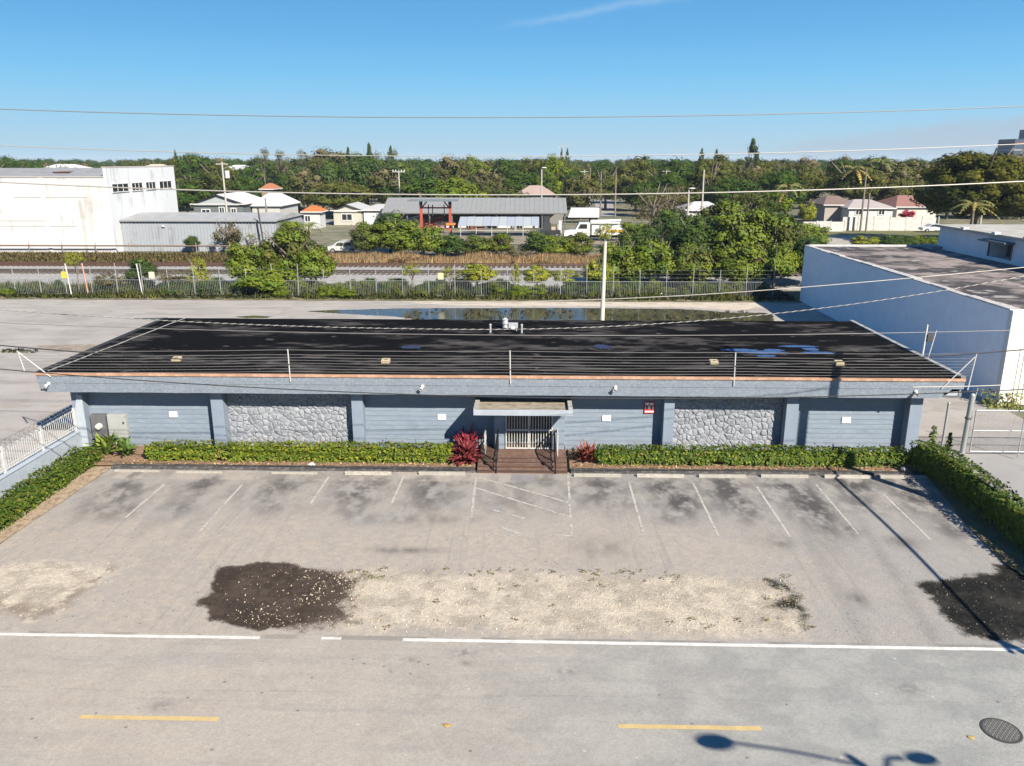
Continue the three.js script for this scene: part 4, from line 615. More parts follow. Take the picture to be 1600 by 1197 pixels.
const wireDark = mat([0.035, 0.035, 0.035], { roughness: 0.7 }), wirePale = mat([0.5, 0.47, 0.42], { roughness: 0.45, metalness: 0.3 }), wireGrey = mat([0.28, 0.27, 0.26], { roughness: 0.5, metalness: 0.3 });
const up = (y) => 12.28 + (y - 12.28) * WS;
function span(label, y0, k, xm, r, m, dz = 0, skew = 0) {
  const pts = []; for (let i = 0; i <= 24; i++) { const x = lerp(QX, PX, i / 24), q = x / WS - xm; pts.push([x, up(y0 + k * q * q + skew * q), PZ + dz]); } return single('overhead_wire', tube(pts, r, 5, 60), m, label, 'wire');
}
span('topmost pale overhead wire crossing the open sky', 13.17, 0.00165, -1.0, 0.013, wireGrey, 0.9); span('overhead wire skimming along the treeline', 12.36, 0.00185, -1.0, 0.013, wirePale, -0.5); span('thick pale overhead cable below the treeline', 11.51, 0.00215, -1.0, 0.02, wirePale, 0.3);
span('thick black communication cable crossing above the roof', 7.33, 0.0036, -0.9, 0.021, wireDark, 0.05); span('low dark cable passing in front of the fascia', 6.63, 0.0029, 1.0, 0.018, wireDark, 0.1, -0.004); span('thin dark wire over the rear half of the roof', 8.17, 0.0014, 0, 0.011, wireGrey, -0.1);
{ // spiral-wrapped cable
  const m = thing('spiral_cable', 'pale spiral-wrapped cable sagging over the back of roof', 'cable'), pts = []; for (let i = 0; i <= 30; i++) { const x = lerp(QX, PX, i / 30), t = x / WS + 1.5; pts.push([x, up(8.3 + (t > 0 ? 0.0079 * t * t : 0.0032 * t * t)), PZ - 0.15]); }
  part('core', tube(pts, 0.009, 4, 80), wireGrey, m); const cv = new THREE.CatmullRomCurve3(pts.map((p) => V(...p))), wr = []; for (let i = 0; i < 160; i++) { const a = cv.getPoint(i / 160), b = cv.getPoint((i + 0.55) / 160); wr.push(rod([a.x, a.y - 0.006, a.z + 0.01], [b.x, b.y + 0.014, b.z + 0.01], 0.014, 4)); } part('wrap', join(wr), wirePale, m, undefined, 'stuff');
}
single('overhead_wire', tube([[-20.5, 8.95], [-10, 8.85], [-2, 8.98], [4.1, 9.23], [11.5, 9.9], [13.15, 10.1]].map(([x, y]) => [x * WS, up(y), PZ + 0.2]), 0.013, 5, 60), wirePale, 'pale wire rising to the right across the white warehouse wall', 'wire');
single('overhead_wire', tube([[9.2, 7.0], [11, 7.05], [13.15, 7.2]].map(([x, y]) => [x * WS, up(y), PZ + 0.25]), 0.014, 5, 20), wirePale, 'short pale wire beside the broken fascia end', 'wire');
single('overhead_cable', tube([[17.72, 6.4, -11.7], [17.58, 6.2, -18], [17.44, 6.5, PZ + 0.2]], 0.055, 8, 24), wireDark, 'thick bundled cable running from guy pole to utility pole', 'cable');
{ // weed tufts and twigs on the gravel verge
  const r = rng(616), list = []; for (let i = 0; i < 90; i++) { let x, z; do { x = -6 + r() * 14; z = -22.4 + r() ** 2 * 3.5; } while (fbm(x * 0.8, z * 0.8, 2, 0, 617) < 0.45); const s = 0.04 + 0.07 * r(); for (let k = 0; k < 9; k++) list.push([x + (r() - 0.5) * s * 2.2, 0.012 + r() * s * 0.5, z + (r() - 0.5) * s * 2, (r() - 0.5), 1, (r() - 0.5), s * 0.5, pick(r, [[0.12, 0.13, 0.03], [0.2, 0.17, 0.06], [0.1, 0.08, 0.04], [0.06, 0.05, 0.03]])]); }
  single('verge_weeds', leafGeo(list, r, 0.3), dullLeafMat, 'tiny weed tufts dotted over the gravel verge', 'weeds', undefined, 'stuff');
}
// ---------------------------------------------------------------- behind: yard pole, fence, railway
{
  const p = thing('light_pole', 'tall off-white concrete light pole behind the black roof', 'light pole', [4.42, 0, -50]); const m = grain([0.62, 0.59, 0.51], { size: 2, amt: 0.1, fine: 0.08, seed: 500 });
  part('shaft', rod([0, 0, 0], [0.06, 7.45, 0], 0.17, 12, 0.1), m, p); part('top_cap', bx(0.16, 0.12, 0.16, 0.06, 7.5, 0), mat([0.12, 0.12, 0.12]), p); part('bracket', rod([0.06, 7.3, 0], [0.45, 7.42, 0], 0.02, 6), mat([0.2, 0.2, 0.2]), p);
}
const galvF = mat([0.42, 0.44, 0.43], { roughness: 0.5, metalness: 0.3 });
{
  const f = thing('yard_fence', 'grey metal fence between the yard and the railway', 'fence'), pales = [], r = rng(520);
  for (let x = -66; x <= 23.5; x += 2.45) part('post', rod([x, 0, -74], [x + (r() - 0.5) * 0.1, 2.55 + (Math.round(x * 10) % 3 ? 0 : 0.45), -74 + (r() - 0.5) * 0.1], 0.035, 6), galvF, f);
  for (const y of [0.1, 1.45]) part('rail', rod([-66, y, -73.97], [23.5, y, -73.97], 0.018, 5), galvF, f);
  for (let x = -66; x < 23.5; x += 0.16) pales.push(bx(0.02, 1.45 + (r() - 0.5) * 0.06, 0.015, x + (r() - 0.5) * 0.03, 0.76, -74)); part('pales', join(pales), mat([0.26, 0.275, 0.26], { roughness: 0.6 }), f, undefined, 'stuff');
  for (const y of [1.8, 2.15, 2.5]) part('strand', rod([-66, y, -74], [23.5, y, -74], 0.005, 4), galvF, f);
  for (const [x, c, l] of [[-43.9, [0.7, 0.5, 0.05], 'yellow sign plate wired to the fence on the left'], [-35.6, [0.6, 0.55, 0.45], 'pale sign plate hanging on the fence by a sapling'], [-8.5, [0.6, 0.56, 0.35], 'pale yellow sign plate on the fence behind the roof']]) { const t = thing('fence_sign', l, 'sign', [x, 1.9, -73.9]); part('plate', rbox(0.55, 0.62, 0.03, 0.01), mat(c), t); part('tie', rod([0, 0.3, -0.02], [0, 0.45, -0.08], 0.01, 4), galvF, t); }
  for (const [x, c, l] of [[-43.5, [0.66, 0.62, 0.5], 'leaning cream marker post left of the yard fence saplings'], [-36.75, [0.55, 0.54, 0.52], 'thick grey stump post beside the fence sapling'], [-41.9, [0.6, 0.3, 0.2], 'orange and white marker post behind the fence']]) { const t = thing('marker_post', l, 'post', [x, 0, -73.6]); part('shaft', rod([0.2, 0, 0], [-0.15, 2.9, -0.3], 0.06, 7), mat(c), t); part('cap', bx(0.13, 0.06, 0.13, -0.15, 2.92, -0.3), mat([0.6, 0.6, 0.58]), t); }
}
const ballast = grain([0.40, 0.385, 0.36], { size: 6, amt: 0.2, fine: 0.6, tint: [0.28, 0.26, 0.235], tintAmt: 0.5, cells: 10, px: 512, bump: 0.05, seed: 530 });
struct('rail_bed', sidePrism([[-78.5, -0.02], [-81, 0.18], [-85.0, 0.28], [-95.4, 0.3], [-96.2, -0.02]], -170, 170), ballast);
{
  const rust = grain([0.10, 0.055, 0.035], { size: 2, amt: 0.3, fine: 0.2, seed: 531, rough: 0.6 }), wood = grain([0.13, 0.115, 0.10], { size: 3, amt: 0.35, fine: 0.2, seed: 532 });
  const steel = mat([0.2, 0.16, 0.13], { roughness: 0.35, metalness: 0.6 });
  for (const [z, label] of [[-87.4, 'nearer railway track on pale ballast'], [-93.7, 'farther rusty railway track beside the dry grass']]) {
    const t = thing('railway_track', label, 'railway track'), sl = [];
    for (const s of [-0.72, 0.72]) part('rail', sidePrism([[z + s - 0.07, 0.42], [z + s - 0.02, 0.44], [z + s - 0.02, 0.52], [z + s - 0.04, 0.57], [z + s + 0.04, 0.57], [z + s + 0.02, 0.52], [z + s + 0.02, 0.44], [z + s + 0.07, 0.42]], -150, 150), z < -90 ? rust : steel, t);
    const r = rng(z * -10 | 0); for (let x = -90; x < 90; x += 0.62) sl.push(bx(0.24, 0.16, 2.6, x + (r() - 0.5) * 0.05, 0.35, z + (r() - 0.5) * 0.1)); part('sleepers', join(sl), z < -90 ? rust : wood, t, undefined, 'stuff');
  }
}
// grass: dry stand beyond the track, green weeds along the fence and on the kerb strip
function grassField(name, label, n, place, cols, sd, blades = 7, m = dullLeafMat) {
  const r = rng(sd), P = [], N = [], C = [];
  for (let b = 0; b < blades; b++) { const a = r() * 6.28, l = 0.25 + r() * 0.35, w = (blades > 8 ? 0.018 : 0.03) + r() * 0.02, x = (r() - 0.5) * 0.3, z = (r() - 0.5) * 0.3; P.push(x - Math.sin(a) * w, 0, z + Math.cos(a) * w, x + Math.sin(a) * w, 0, z - Math.cos(a) * w, x + Math.cos(a) * l, 0.7 + 0.3 * r(), z + Math.sin(a) * l); }
  const g = new THREE.BufferGeometry(); g.setAttribute('position', new THREE.Float32BufferAttribute(P, 3)); g.computeVertexNormals(); { const nn = g.attributes.normal; for (let i = 0; i < nn.count; i++) nn.setXYZ(i, nn.getX(i) * 0.4, 0.8, nn.getZ(i) * 0.4 + 0.2); }
  const im = new THREE.InstancedMesh(g, mat([1, 1, 1], { side: THREE.DoubleSide, roughness: 0.9 }), n), d = new THREE.Object3D(), c = new THREE.Color();
  for (let i = 0; i < n; i++) { const [x, y, z, h, w = 1] = place(r); d.position.set(x, y, z); d.scale.set(w, h, w); d.rotation.y = r() * 6.3; d.updateMatrix(); im.setMatrixAt(i, d.matrix); const q = pick(r, cols); im.setColorAt(i, c.setRGB(...q)); }
  im.name = numbered(name); im.castShadow = im.receiveShadow = true; im.userData = { kind: 'stuff', label, category: 'grass' }; scene.add(im);
}
const DRY = [[0.46, 0.25, 0.115], [0.54, 0.34, 0.17], [0.33, 0.18, 0.085], [0.5, 0.4, 0.21], [0.3, 0.25, 0.1]], OLIVE = [[0.2, 0.16, 0.06], [0.26, 0.2, 0.07], [0.14, 0.14, 0.04]], WEED = [[0.07, 0.10, 0.012], [0.12, 0.14, 0.015], [0.03, 0.055, 0.01], [0.18, 0.17, 0.03]];
struct('dry_verge', sheet(-170, 170, -109, -96.0, 0.02), grain([0.24, 0.165, 0.08], { size: 9, amt: 0.4, fine: 0.5, tint: [0.16, 0.15, 0.05], tintAmt: 0.7, seed: 540 }));
grassField('dry_grass', 'tall reddish dry grass between track and bushes', 13000, (r) => { const x = -31 + r() * 68, z = -96.2 - r() * 8; return [x, 0, z, (0.3 + 0.6 * r()) * (0.3 + 1.3 * smooth(0.25, 0.75, fbm(x * 0.3, z * 0.3, 3, 0, 541))), 0.8]; }, DRY, 542, 13);
grassField('olive_grass', 'low olive and tan grass in front of white warehouse', 6000, (r) => [-85 + r() * 56, 0, -96.2 - r() * 12, 0.25 + 0.3 * r(), 0.9], [...OLIVE, [0.27, 0.16, 0.07]], 543);
grassField('fence_weeds', 'green weeds and grass along the yard fence', 9000, (r) => { const x = -64 + r() * 88, z = -72.1 - r() * 6.2; return [x, 0, z, (z > -73.7 ? 0.22 + 0.35 * smooth(0.4, 0.7, fbm(x * 0.4, 2, 3, 0, 546)) : 0.25 + 0.6 * smooth(0.35, 0.68, fbm(x * 0.3, z * 0.3, 3, 0, 545))) * (0.6 + 0.7 * r()), 0.8]; }, WEED, 544);
struct('weed_verge', sheet(-170, 24, -79, -71.4, 0.015), grain([0.13, 0.125, 0.05], { size: 7, amt: 0.5, fine: 0.5, tint: [0.3, 0.22, 0.13], tintAmt: 0.7, seed: 546 }));
grassField('puddle_reeds', 'sparse grass tufts standing in the flooded strip', 260, (r) => { const k = Math.floor(r() * 9), cx = [-9, -4, -1.5, 2, 6.5, 9, 11.5, 14, 16.5][k]; return [cx + (r() - 0.5) * 3, 0, -62.5 - r() * 4.5, 0.12 + 0.25 * r(), 0.7]; }, [[0.16, 0.15, 0.05], [0.1, 0.11, 0.03], [0.2, 0.16, 0.08]], 547);
grassField('yard_weeds', 'small weed tufts in the cracks of the left yard', 260, (r) => { const k = Math.floor(r() * 5), [cx, cz] = [[-24.2, -52.5], [-25.8, -53.2], [-34, -51], [-27.5, -49.8], [-22.6, -49.5]][k]; return [cx + (r() - 0.5) * 2.4, 0, cz + (r() - 0.5) * 0.8, 0.1 + 0.16 * r(), 0.6]; }, WEED, 548);
struct('yard_dirt', flat([[-27, -53.8], [-22.5, -53.6], [-21.6, -51.5], [-23, -49.8], [-27, -50.5], [-33, -51.5], [-34, -52.8]].reverse(), 0.006), grain([0.33, 0.27, 0.205], { size: 2.5, amt: 0.4, fine: 0.4, tint: [0.2, 0.17, 0.12], tintAmt: 0.7, seed: 549 }), 'patch of bare dirt beside the left end of the roof', 'dirt');

// ---------------------------------------------------------------- big buildings
function louvreWindow(parent, face, a0, a1, y0, y1, at, n, glassM, frameM) {   // face 'x': wall at x = at, a = z ; face 'z': wall at z = at, a = x
  const B = (p0, p1, q0, q1, d0, d1) => face === 'x' ? box2(at + d0, at + d1, q0, q1, p0, p1) : box2(p0, p1, q0, q1, at + d0, at + d1);
  const w = part('window', B(a0, a1, y0, y1, 0.01, 0.04), glassM, parent);
  part('frame', join([B(a0 - 0.1, a0, y0 - 0.1, y1 + 0.1, 0, 0.12), B(a1, a1 + 0.1, y0 - 0.1, y1 + 0.1, 0, 0.12), B(a0, a1, y1, y1 + 0.1, 0, 0.11), B(a0, a1, y0 - 0.1, y0, 0, 0.14)]), frameM, w);
  for (let i = 1; i < n; i++) { const a = lerp(a0, a1, i / n); part('mullion', B(a - 0.035, a + 0.035, y0, y1, 0.04, 0.09), frameM, w); }
}
const darkGlass = mat([0.03, 0.034, 0.036], { roughness: 0.12 }), whiteTrim = mat([0.68, 0.68, 0.67]);
{
  const streak = (rgb, sd, stain, amt) => { const map = colTex(512, 256, (i, j) => { const u = i / 512 * 28, v = j / 256 * 12, a = fbm(u * 1.4, v * 0.14, 4, 0, sd), b = fbm(u * 0.6, v * 0.8, 4, 0, sd + 1), g = HT[(i * 7919 + j * 104729) & 65535]; let c = mix3(rgb, stain, smooth(0.58, 0.74, a) * smooth(0.3, 0.65, b) * amt); const row = (v * 0.62) % 1; if (row < 0.03 && b > 0.5) c = mix3(c, stain, 0.45 * amt); return c.map((q) => q * (0.95 + 0.1 * g)); }); map.repeat.set(1 / 28, 1 / 12); return new THREE.MeshStandardMaterial({ map, roughness: 0.85 }); };
  const white = streak([0.47, 0.47, 0.46], 550, [0.27, 0.245, 0.21], 0.6), side = streak([0.50, 0.515, 0.53], 552, [0.28, 0.28, 0.265], 0.5);
  const w = thing('white_warehouse', 'large white warehouse with small high windows at far left', 'warehouse');
  part('front_wall', box2(-112, -57.4, 0, 10.1, -109.4, -109), white, w); part('end_wall', box2(-57.4, -57, 0, 11.3, -130, -108.95), side, w); part('back_wall', box2(-112, -57.4, 0, 11, -130, -129.6), white, w);
  const rf = part('roof', sidePrism([[-109.2, 10.0], [-109.2, 10.12], [-120, 11.15], [-129.8, 11.0], [-129.8, 10.6]], -112, -57.4), grain([0.30, 0.305, 0.31], { size: 9, amt: 0.25, fine: 0.15, tint: [0.2, 0.19, 0.185], tintAmt: 0.6, seed: 553, stretch: [1, 3] }), w);
  for (const [xa, xb, y] of [[-112, -100, 8.0], [-95, -84, 8.0], [-70, -60, 7.4], [-110, -66, 4.3], [-90, -62, 3.6]]) part('wall_ledge', box2(xa, xb, y, y + 0.07, -109, -108.95), mat([0.5, 0.49, 0.46]), w); part('gutter', box2(-112, -57.4, 10.02, 10.2, -109.15, -108.9), mat([0.42, 0.4, 0.38]), w); part('parapet_cap', box2(-57.5, -56.95, 11.3, 11.42, -130.1, -108.85), mat([0.56, 0.5, 0.45]), w); part('rusted_hole', prism([[-66.6, -113], [-64.4, -113], [-64.9, -115.2], [-66.2, -115.4]].reverse(), 10.55, 10.72), mat([0.09, 0.02, 0.015]), rf);
  for (const [a, b] of [[-114.5, -110.0], [-118.7, -115.5], [-122.9, -119.8], [-128.4, -124.2]]) louvreWindow(w, 'x', a, b, 8.1, 9.1, -57, 3, darkGlass, whiteTrim);
  for (const x of [-100, -88, -76, -66]) part('pilaster', box2(x - 0.25, x + 0.25, 0, 10.0, -109, -108.9), white, w);
  const s = thing('metal_shed', 'long grey corrugated metal shed beside the white warehouse', 'shed'), grey = streak([0.255, 0.275, 0.30], 556, [0.17, 0.17, 0.175], 0.7);
  part('wall_body', box2(-56.9, -35.4, 0, 4.2, -124, -111.1), grey, s); const ribs = []; for (let x = -56.7; x < -35.3; x += 0.45) ribs.push(box2(x, x + 0.14, 0, 4.15, -111.1, -111.03)); part('front_ribs', join(ribs), grey, s, undefined, 'stuff');
  part('roof', sidePrism([[-110.8, 4.2], [-110.8, 4.32], [-117.5, 4.95], [-124.3, 4.32], [-124.3, 4.2]], -57, -35.1), grain([0.36, 0.365, 0.365], { size: 7, amt: 0.2, fine: 0.15, tint: [0.45, 0.42, 0.4], tintAmt: 0.5, seed: 558 }), s); part('eave', box2(-57, -35.1, 4.1, 4.24, -110.95, -110.75), mat([0.25, 0.26, 0.28]), s); part('wall_lamp', bx(0.3, 0.25, 0.3, -51, 3.5, -110.95), mat([0.6, 0.6, 0.6]), s);
  const g = thing('pipe_guard', 'rusty pipe guard rail along foot of the warehouse', 'guard rail'); part('pipe', rod([-112, 1.05, -108.2], [-34, 1.05, -108.4], 0.1, 8), grain([0.2, 0.14, 0.1], { size: 2, amt: 0.4, seed: 559 }), g); for (let x = -110; x < -34; x += 4.6) part('post', rod([x, 0, -108.3], [x, 1.5, -108.3], 0.05, 6), mat([0.35, 0.3, 0.26]), g);
  for (const [x, h, l] of [[-37.0, 5.9, 'dark leaning post at the metal shed corner']]) { const t = thing('dark_post', l, 'post', [x, 0, -110]); part('shaft', rod([0.2, 0, 0], [-0.3, h, 0], 0.13, 8, 0.1), mat([0.05, 0.048, 0.045]), t); part('cap', bx(0.28, 0.1, 0.28, -0.3, h, 0), mat([0.1, 0.1, 0.1]), t); }
}
{ // right-hand warehouse: shaded side wall, sunlit ribbed front, stained roof, upper block
  const w = thing('side_warehouse', 'white flat-roofed warehouse on the right with stained roof', 'warehouse'), wm = grain([0.98, 1.0, 1.04], { size: 5, amt: 0.08, fine: 0.05, tint: [0.86, 0.86, 0.87], tintAmt: 0.3, seed: 560 });
  part('side_wall', box2(24.2, 24.55, 0, 4.95, -72.4, -40.55), wm, w); part('back_wall', box2(24.55, 62, 0, 4.95, -72.4, -72.05), wm, w); part('front_wall', box2(24.55, 62, 0, 4.95, -40.9, -40.6), wm, w); part('corner_column', rbox(0.5, 5.0, 0.4, 0.03, 24.35, 2.5, -40.4), mat([0.78, 0.77, 0.73]), w);
  for (let x = 24.75; x < 30; x += 0.24) part('front_panel', box2(x, x + 0.2, 0, 3.0, -40.6, -40.5), mat([0.72, 0.71, 0.66]), w);
  const rm = (() => { const map = colTex(512, 512, (i, j) => { const u = i / 512 * 30, v = j / 512 * 34, a = fbm(u * 0.3, v * 0.5, 5, 0, 562), b = fbm(u * 0.9, v * 1.3, 4, 0, 563), g = HT[(i * 7919 + j * 104729) & 65535]; let c = mix3([0.22, 0.178, 0.155], [0.03, 0.024, 0.022], smooth(0.36, 0.58, a * 0.6 + b * 0.4)); c = mix3(c, [0.4, 0.36, 0.33], smooth(0.64, 0.76, b) * 0.6); return c.map((q) => q * (0.85 + 0.3 * g)); }); map.repeat.set(1 / 30, 1 / 34); return new THREE.MeshStandardMaterial({ map, roughness: 0.9 }); })();
  part('roof', box2(24.5, 62, 4.8, 4.93, -72.1, -40.85), rm, w);
  const r = rng(565), pc = grain([0.6, 0.58, 0.55], { size: 1.5, amt: 0.3, fine: 0.2, tint: [0.3, 0.27, 0.25], tintAmt: 0.6, seed: 566 }); for (let z = -72.4; z < -40.7; z += 2.12) part('parapet_cap', box2(24.12 + r() * 0.05, 24.5 + r() * 0.25, 4.952, 5.0 + r() * 0.07, z, Math.min(z + 2.1, -40.5)), pc, w);
  part('parapet_cap', box2(24.5, 62, 4.952, 5.06, -72.44, -72.1), pc, w);
  const u = part('upper_storey', join([box2(36.4, 62, 4.93, 6.75, -70.5, -46), box2(34.9, 36.4, 4.93, 6.75, -70.5, -62.6), box2(34.9, 36.4, 4.93, 6.75, -59.6, -46), box2(34.9, 36.4, 4.93, 5.2, -62.6, -59.6), box2(34.9, 36.4, 6.45, 6.75, -62.6, -59.6)]), grain([0.8, 0.83, 0.88], { size: 4, amt: 0.1, fine: 0.06, seed: 567 }), w); part('upper_roof', box2(34.6, 62, 6.755, 6.95, -70.9, -45.8), grain([0.45, 0.42, 0.36], { size: 6, amt: 0.2, fine: 0.15, tint: [0.6, 0.58, 0.54], tintAmt: 0.6, seed: 568 }), w);
  for (const z of [-66, -61.5, -57.5]) part('roof_drain', rbox(0.45, 0.22, 0.5, 0.04, 34.62, 7.0, z), mat([0.7, 0.69, 0.66]), u);
  const op = part('shutter_frame', join([box2(34.84, 34.95, 5.2, 6.45, -62.68, -62.6), box2(34.84, 34.95, 5.2, 6.45, -59.6, -59.52)]), mat([0.2, 0.2, 0.2]), u); part('awning', box2(34.1, 34.86, 6.35, 6.5, -62.9, -59.3), mat([0.14, 0.17, 0.2]), op); part('shutter', box2(36.2, 36.38, 5.2, 6.45, -62.5, -59.7), mat([0.09, 0.08, 0.08]), op);
  part('step_wall', box2(34.0, 34.9, 4.93, 5.2, -71.8, -69.6), mat([0.3, 0.32, 0.36]), u);
  const v = thing('ivy_weed', 'tangled weeds at the foot of the warehouse corner', 'weed', [24.0, 0, -40.6]); const rr = rng(569), list = []; for (let i = 0; i < 500; i++) { const a = rr(); list.push([(rr() - 0.6) * 1.8 + 0.5, rr() ** 2 * 0.8, (rr() - 0.2) * 1.2, 0, 0.6, 0.6, 0.05 + 0.06 * rr(), pick(rr, [...WEED, [0.2, 0.15, 0.07]])]); } part('foliage', leafGeo(list, rr), leafMat, v); part('stem', rod([0.3, 0, 0.2], [0.5, 0.6, 0.2], 0.02, 5), twigMat, v);
  const sv = thing('service_mast', 'thin white mast with a small box behind the roof corner', 'mast', [17.9, 0, -36.3]); part('mast', rod([0, 0, 0], [0.12, 5.05, 0], 0.045, 8), mat([0.6, 0.6, 0.58]), sv); part('splice_box', rbox(0.26, 0.36, 0.2, 0.03, 0.28, 4.45, 0), mat([0.06, 0.06, 0.06]), sv);
}
// ---------------------------------------------------------------- houses and yard beyond the railway
function hipHouse(name, label, cat, x0, x1, z0, z1, h, rise, wallC, roofC, opt = {}) {   // z0 back, z1 front
  const t = thing(name, label, cat), wm = grain(wallC, { size: 5, amt: 0.1, fine: 0.06, seed: 600 + Math.abs(x0 | 0) }), rm = grain(roofC, { size: 6, amt: 0.1, fine: 0.06, seed: 640 + Math.abs(x0 | 0) }), o = 0.5;
  part('wall', box2(x0, x1, 0, h, z0, z1), wm, t);
  const a = [x0 - o, h, z1 + o], b = [x1 + o, h, z1 + o], c = [x1 + o, h, z0 - o], d = [x0 - o, h, z0 - o], zc = (z0 + z1) / 2, k = opt.gable ? 0.0 : Math.min((x1 - x0) * 0.32, (z1 - z0) / 2), e = [x0 - (opt.gable ? o : -k), h + rise, zc], f = [x1 + (opt.gable ? o : -k), h + rise, zc];
  let P;
  if (opt.front) { const xc = (x0 + x1) / 2, g1 = [xc, h + rise, z1 + o], g2 = [xc, h + rise, z0 - o]; P = [...a, ...g1, ...g2, ...a, ...g2, ...d, ...b, ...c, ...g2, ...b, ...g2, ...g1]; part('gable', frontPrism([[x0, h], [x1, h], [xc, h + rise * 0.96]], z1 - 0.2, z1 + 0.02), opt.gableM ?? wm, t); }
  else { P = [...a, ...b, ...f, ...a, ...f, ...e, ...c, ...d, ...e, ...c, ...e, ...f, ...b, ...c, ...f, ...d, ...a, ...e]; if (opt.gable) part('gable', sidePrism([[z0, h], [z1, h], [zc, h + rise * 0.95]], x0, x1), wm, t); }
  const g = new THREE.BufferGeometry(); g.setAttribute('position', new THREE.Float32BufferAttribute(P, 3)); g.computeVertexNormals(); const thick = triUV(g), rf = part('roof', thick, rm, t); const g2 = thick.clone().translate(0, -0.14, 0); part('roof_underside', g2, mat([0.25, 0.24, 0.23]), rf);
  part('eave_board', join([box2(x0 - o, x1 + o, h - 0.16, h + 0.02, z1 + o - 0.05, z1 + o + 0.01), box2(x1 + o - 0.05, x1 + o + 0.01, h - 0.16, h + 0.02, z0 - o, z1 + o - 0.06)]), whiteTrim, rf);
  for (const [wx, ww, wy, wh] of opt.windows ?? []) { const w = part('window', box2(wx - ww / 2, wx + ww / 2, wy, wy + wh, z1, z1 + 0.04), darkGlass, t); part('frame', join([box2(wx - ww / 2 - 0.15, wx - ww / 2, wy - 0.15, wy + wh + 0.15, z1, z1 + 0.1), box2(wx + ww / 2, wx + ww / 2 + 0.15, wy - 0.15, wy + wh + 0.15, z1, z1 + 0.1), box2(wx - ww / 2, wx + ww / 2, wy + wh, wy + wh + 0.15, z1, z1 + 0.095), box2(wx - ww / 2, wx + ww / 2, wy - 0.15, wy, z1, z1 + 0.095), box2(wx - 0.05, wx + 0.05, wy, wy + wh, z1 + 0.04, z1 + 0.08)]), whiteTrim, w); }
  for (const [dx, dw] of opt.doors ?? []) part('door', box2(dx - dw / 2, dx + dw / 2, 0.1, 2.2, z1, z1 + 0.07), opt.doorM ?? mat([0.65, 0.64, 0.62]), t);
  return t;
}
hipHouse('gable_house', 'slate grey gabled house with white roof behind the shed', 'house', -62.8, -53.6, -163, -150, 4.5, 1.7, [0.13, 0.15, 0.155], [0.72, 0.71, 0.69], { front: true, gableM: mat([0.38, 0.42, 0.43]), windows: [[-60.6, 1.4, 2.6, 0.8], [-57.6, 0.8, 2.9, 0.9], [-55.4, 0.8, 2.7, 0.9]] });
hipHouse('white_roof_house', 'low house wing with broad white hip roof behind trees', 'house', -53.3, -48.0, -166, -154, 4.0, 2.2, [0.5, 0.5, 0.48], [0.74, 0.73, 0.71]);
hipHouse('cream_house', 'small cream house with pale roof left of the open shed', 'house', -38.8, -33.4, -168, -158, 2.9, 1.1, [0.52, 0.50, 0.42], [0.46, 0.47, 0.47], { front: true, windows: [[-36.2, 1.9, 1.0, 1.1]] });
hipHouse('white_cottage', 'white lean-to cottage joined beside the cream house', 'house', -33.1, -27.6, -168, -159, 2.9, 0.9, [0.68, 0.69, 0.7], [0.5, 0.5, 0.49], { windows: [[-29.4, 0.7, 1.0, 1.1]], doors: [[-32.2, 1.2]] });
hipHouse('orange_roof_shed', 'little white shed with bright orange roof', 'shed', -42.4, -39.4, -154, -150, 3.1, 1.0, [0.55, 0.57, 0.58], [0.56, 0.16, 0.04], { windows: [[-41.7, 0.9, 1.3, 1.0]] });
hipHouse('orange_roof_house', 'distant house with terracotta roof peeking from left trees', 'house', -61.2, -58.8, -190, -184, 6.0, 1.2, [0.3, 0.2, 0.14], [0.42, 0.16, 0.07]);
hipHouse('tan_roof_house', 'house with pale pinkish roof above the open shed', 'house', -3.4, 4.6, -200, -190, 4.6, 1.9, [0.2, 0.2, 0.2], [0.42, 0.31, 0.26]);
hipHouse('white_house', 'white house with pale flat-looking roof right of centre', 'house', 30, 37.5, -170, -160, 2.9, 1.4, [0.62, 0.62, 0.6], [0.6, 0.58, 0.57]);
hipHouse('brown_roof_house', 'house with brown hip roof behind the white garden wall', 'house', 57, 63, -171, -161, 3.9, 1.5, [0.4, 0.36, 0.32], [0.22, 0.15, 0.12]);
hipHouse('pale_roof_house', 'white house with pale pink hip roof at right', 'house', 60.2, 68.4, -167, -157, 3.5, 1.4, [0.66, 0.65, 0.62], [0.42, 0.37, 0.34], { windows: [[62.0, 1.0, 2.3, 0.8], [66.3, 1.0, 2.3, 0.8]] });
hipHouse('red_roof_house', 'house with salmon red roof beside the big dark tree', 'house', 70.5, 78, -172, -160, 3.6, 1.9, [0.6, 0.58, 0.52], [0.31, 0.15, 0.12]);
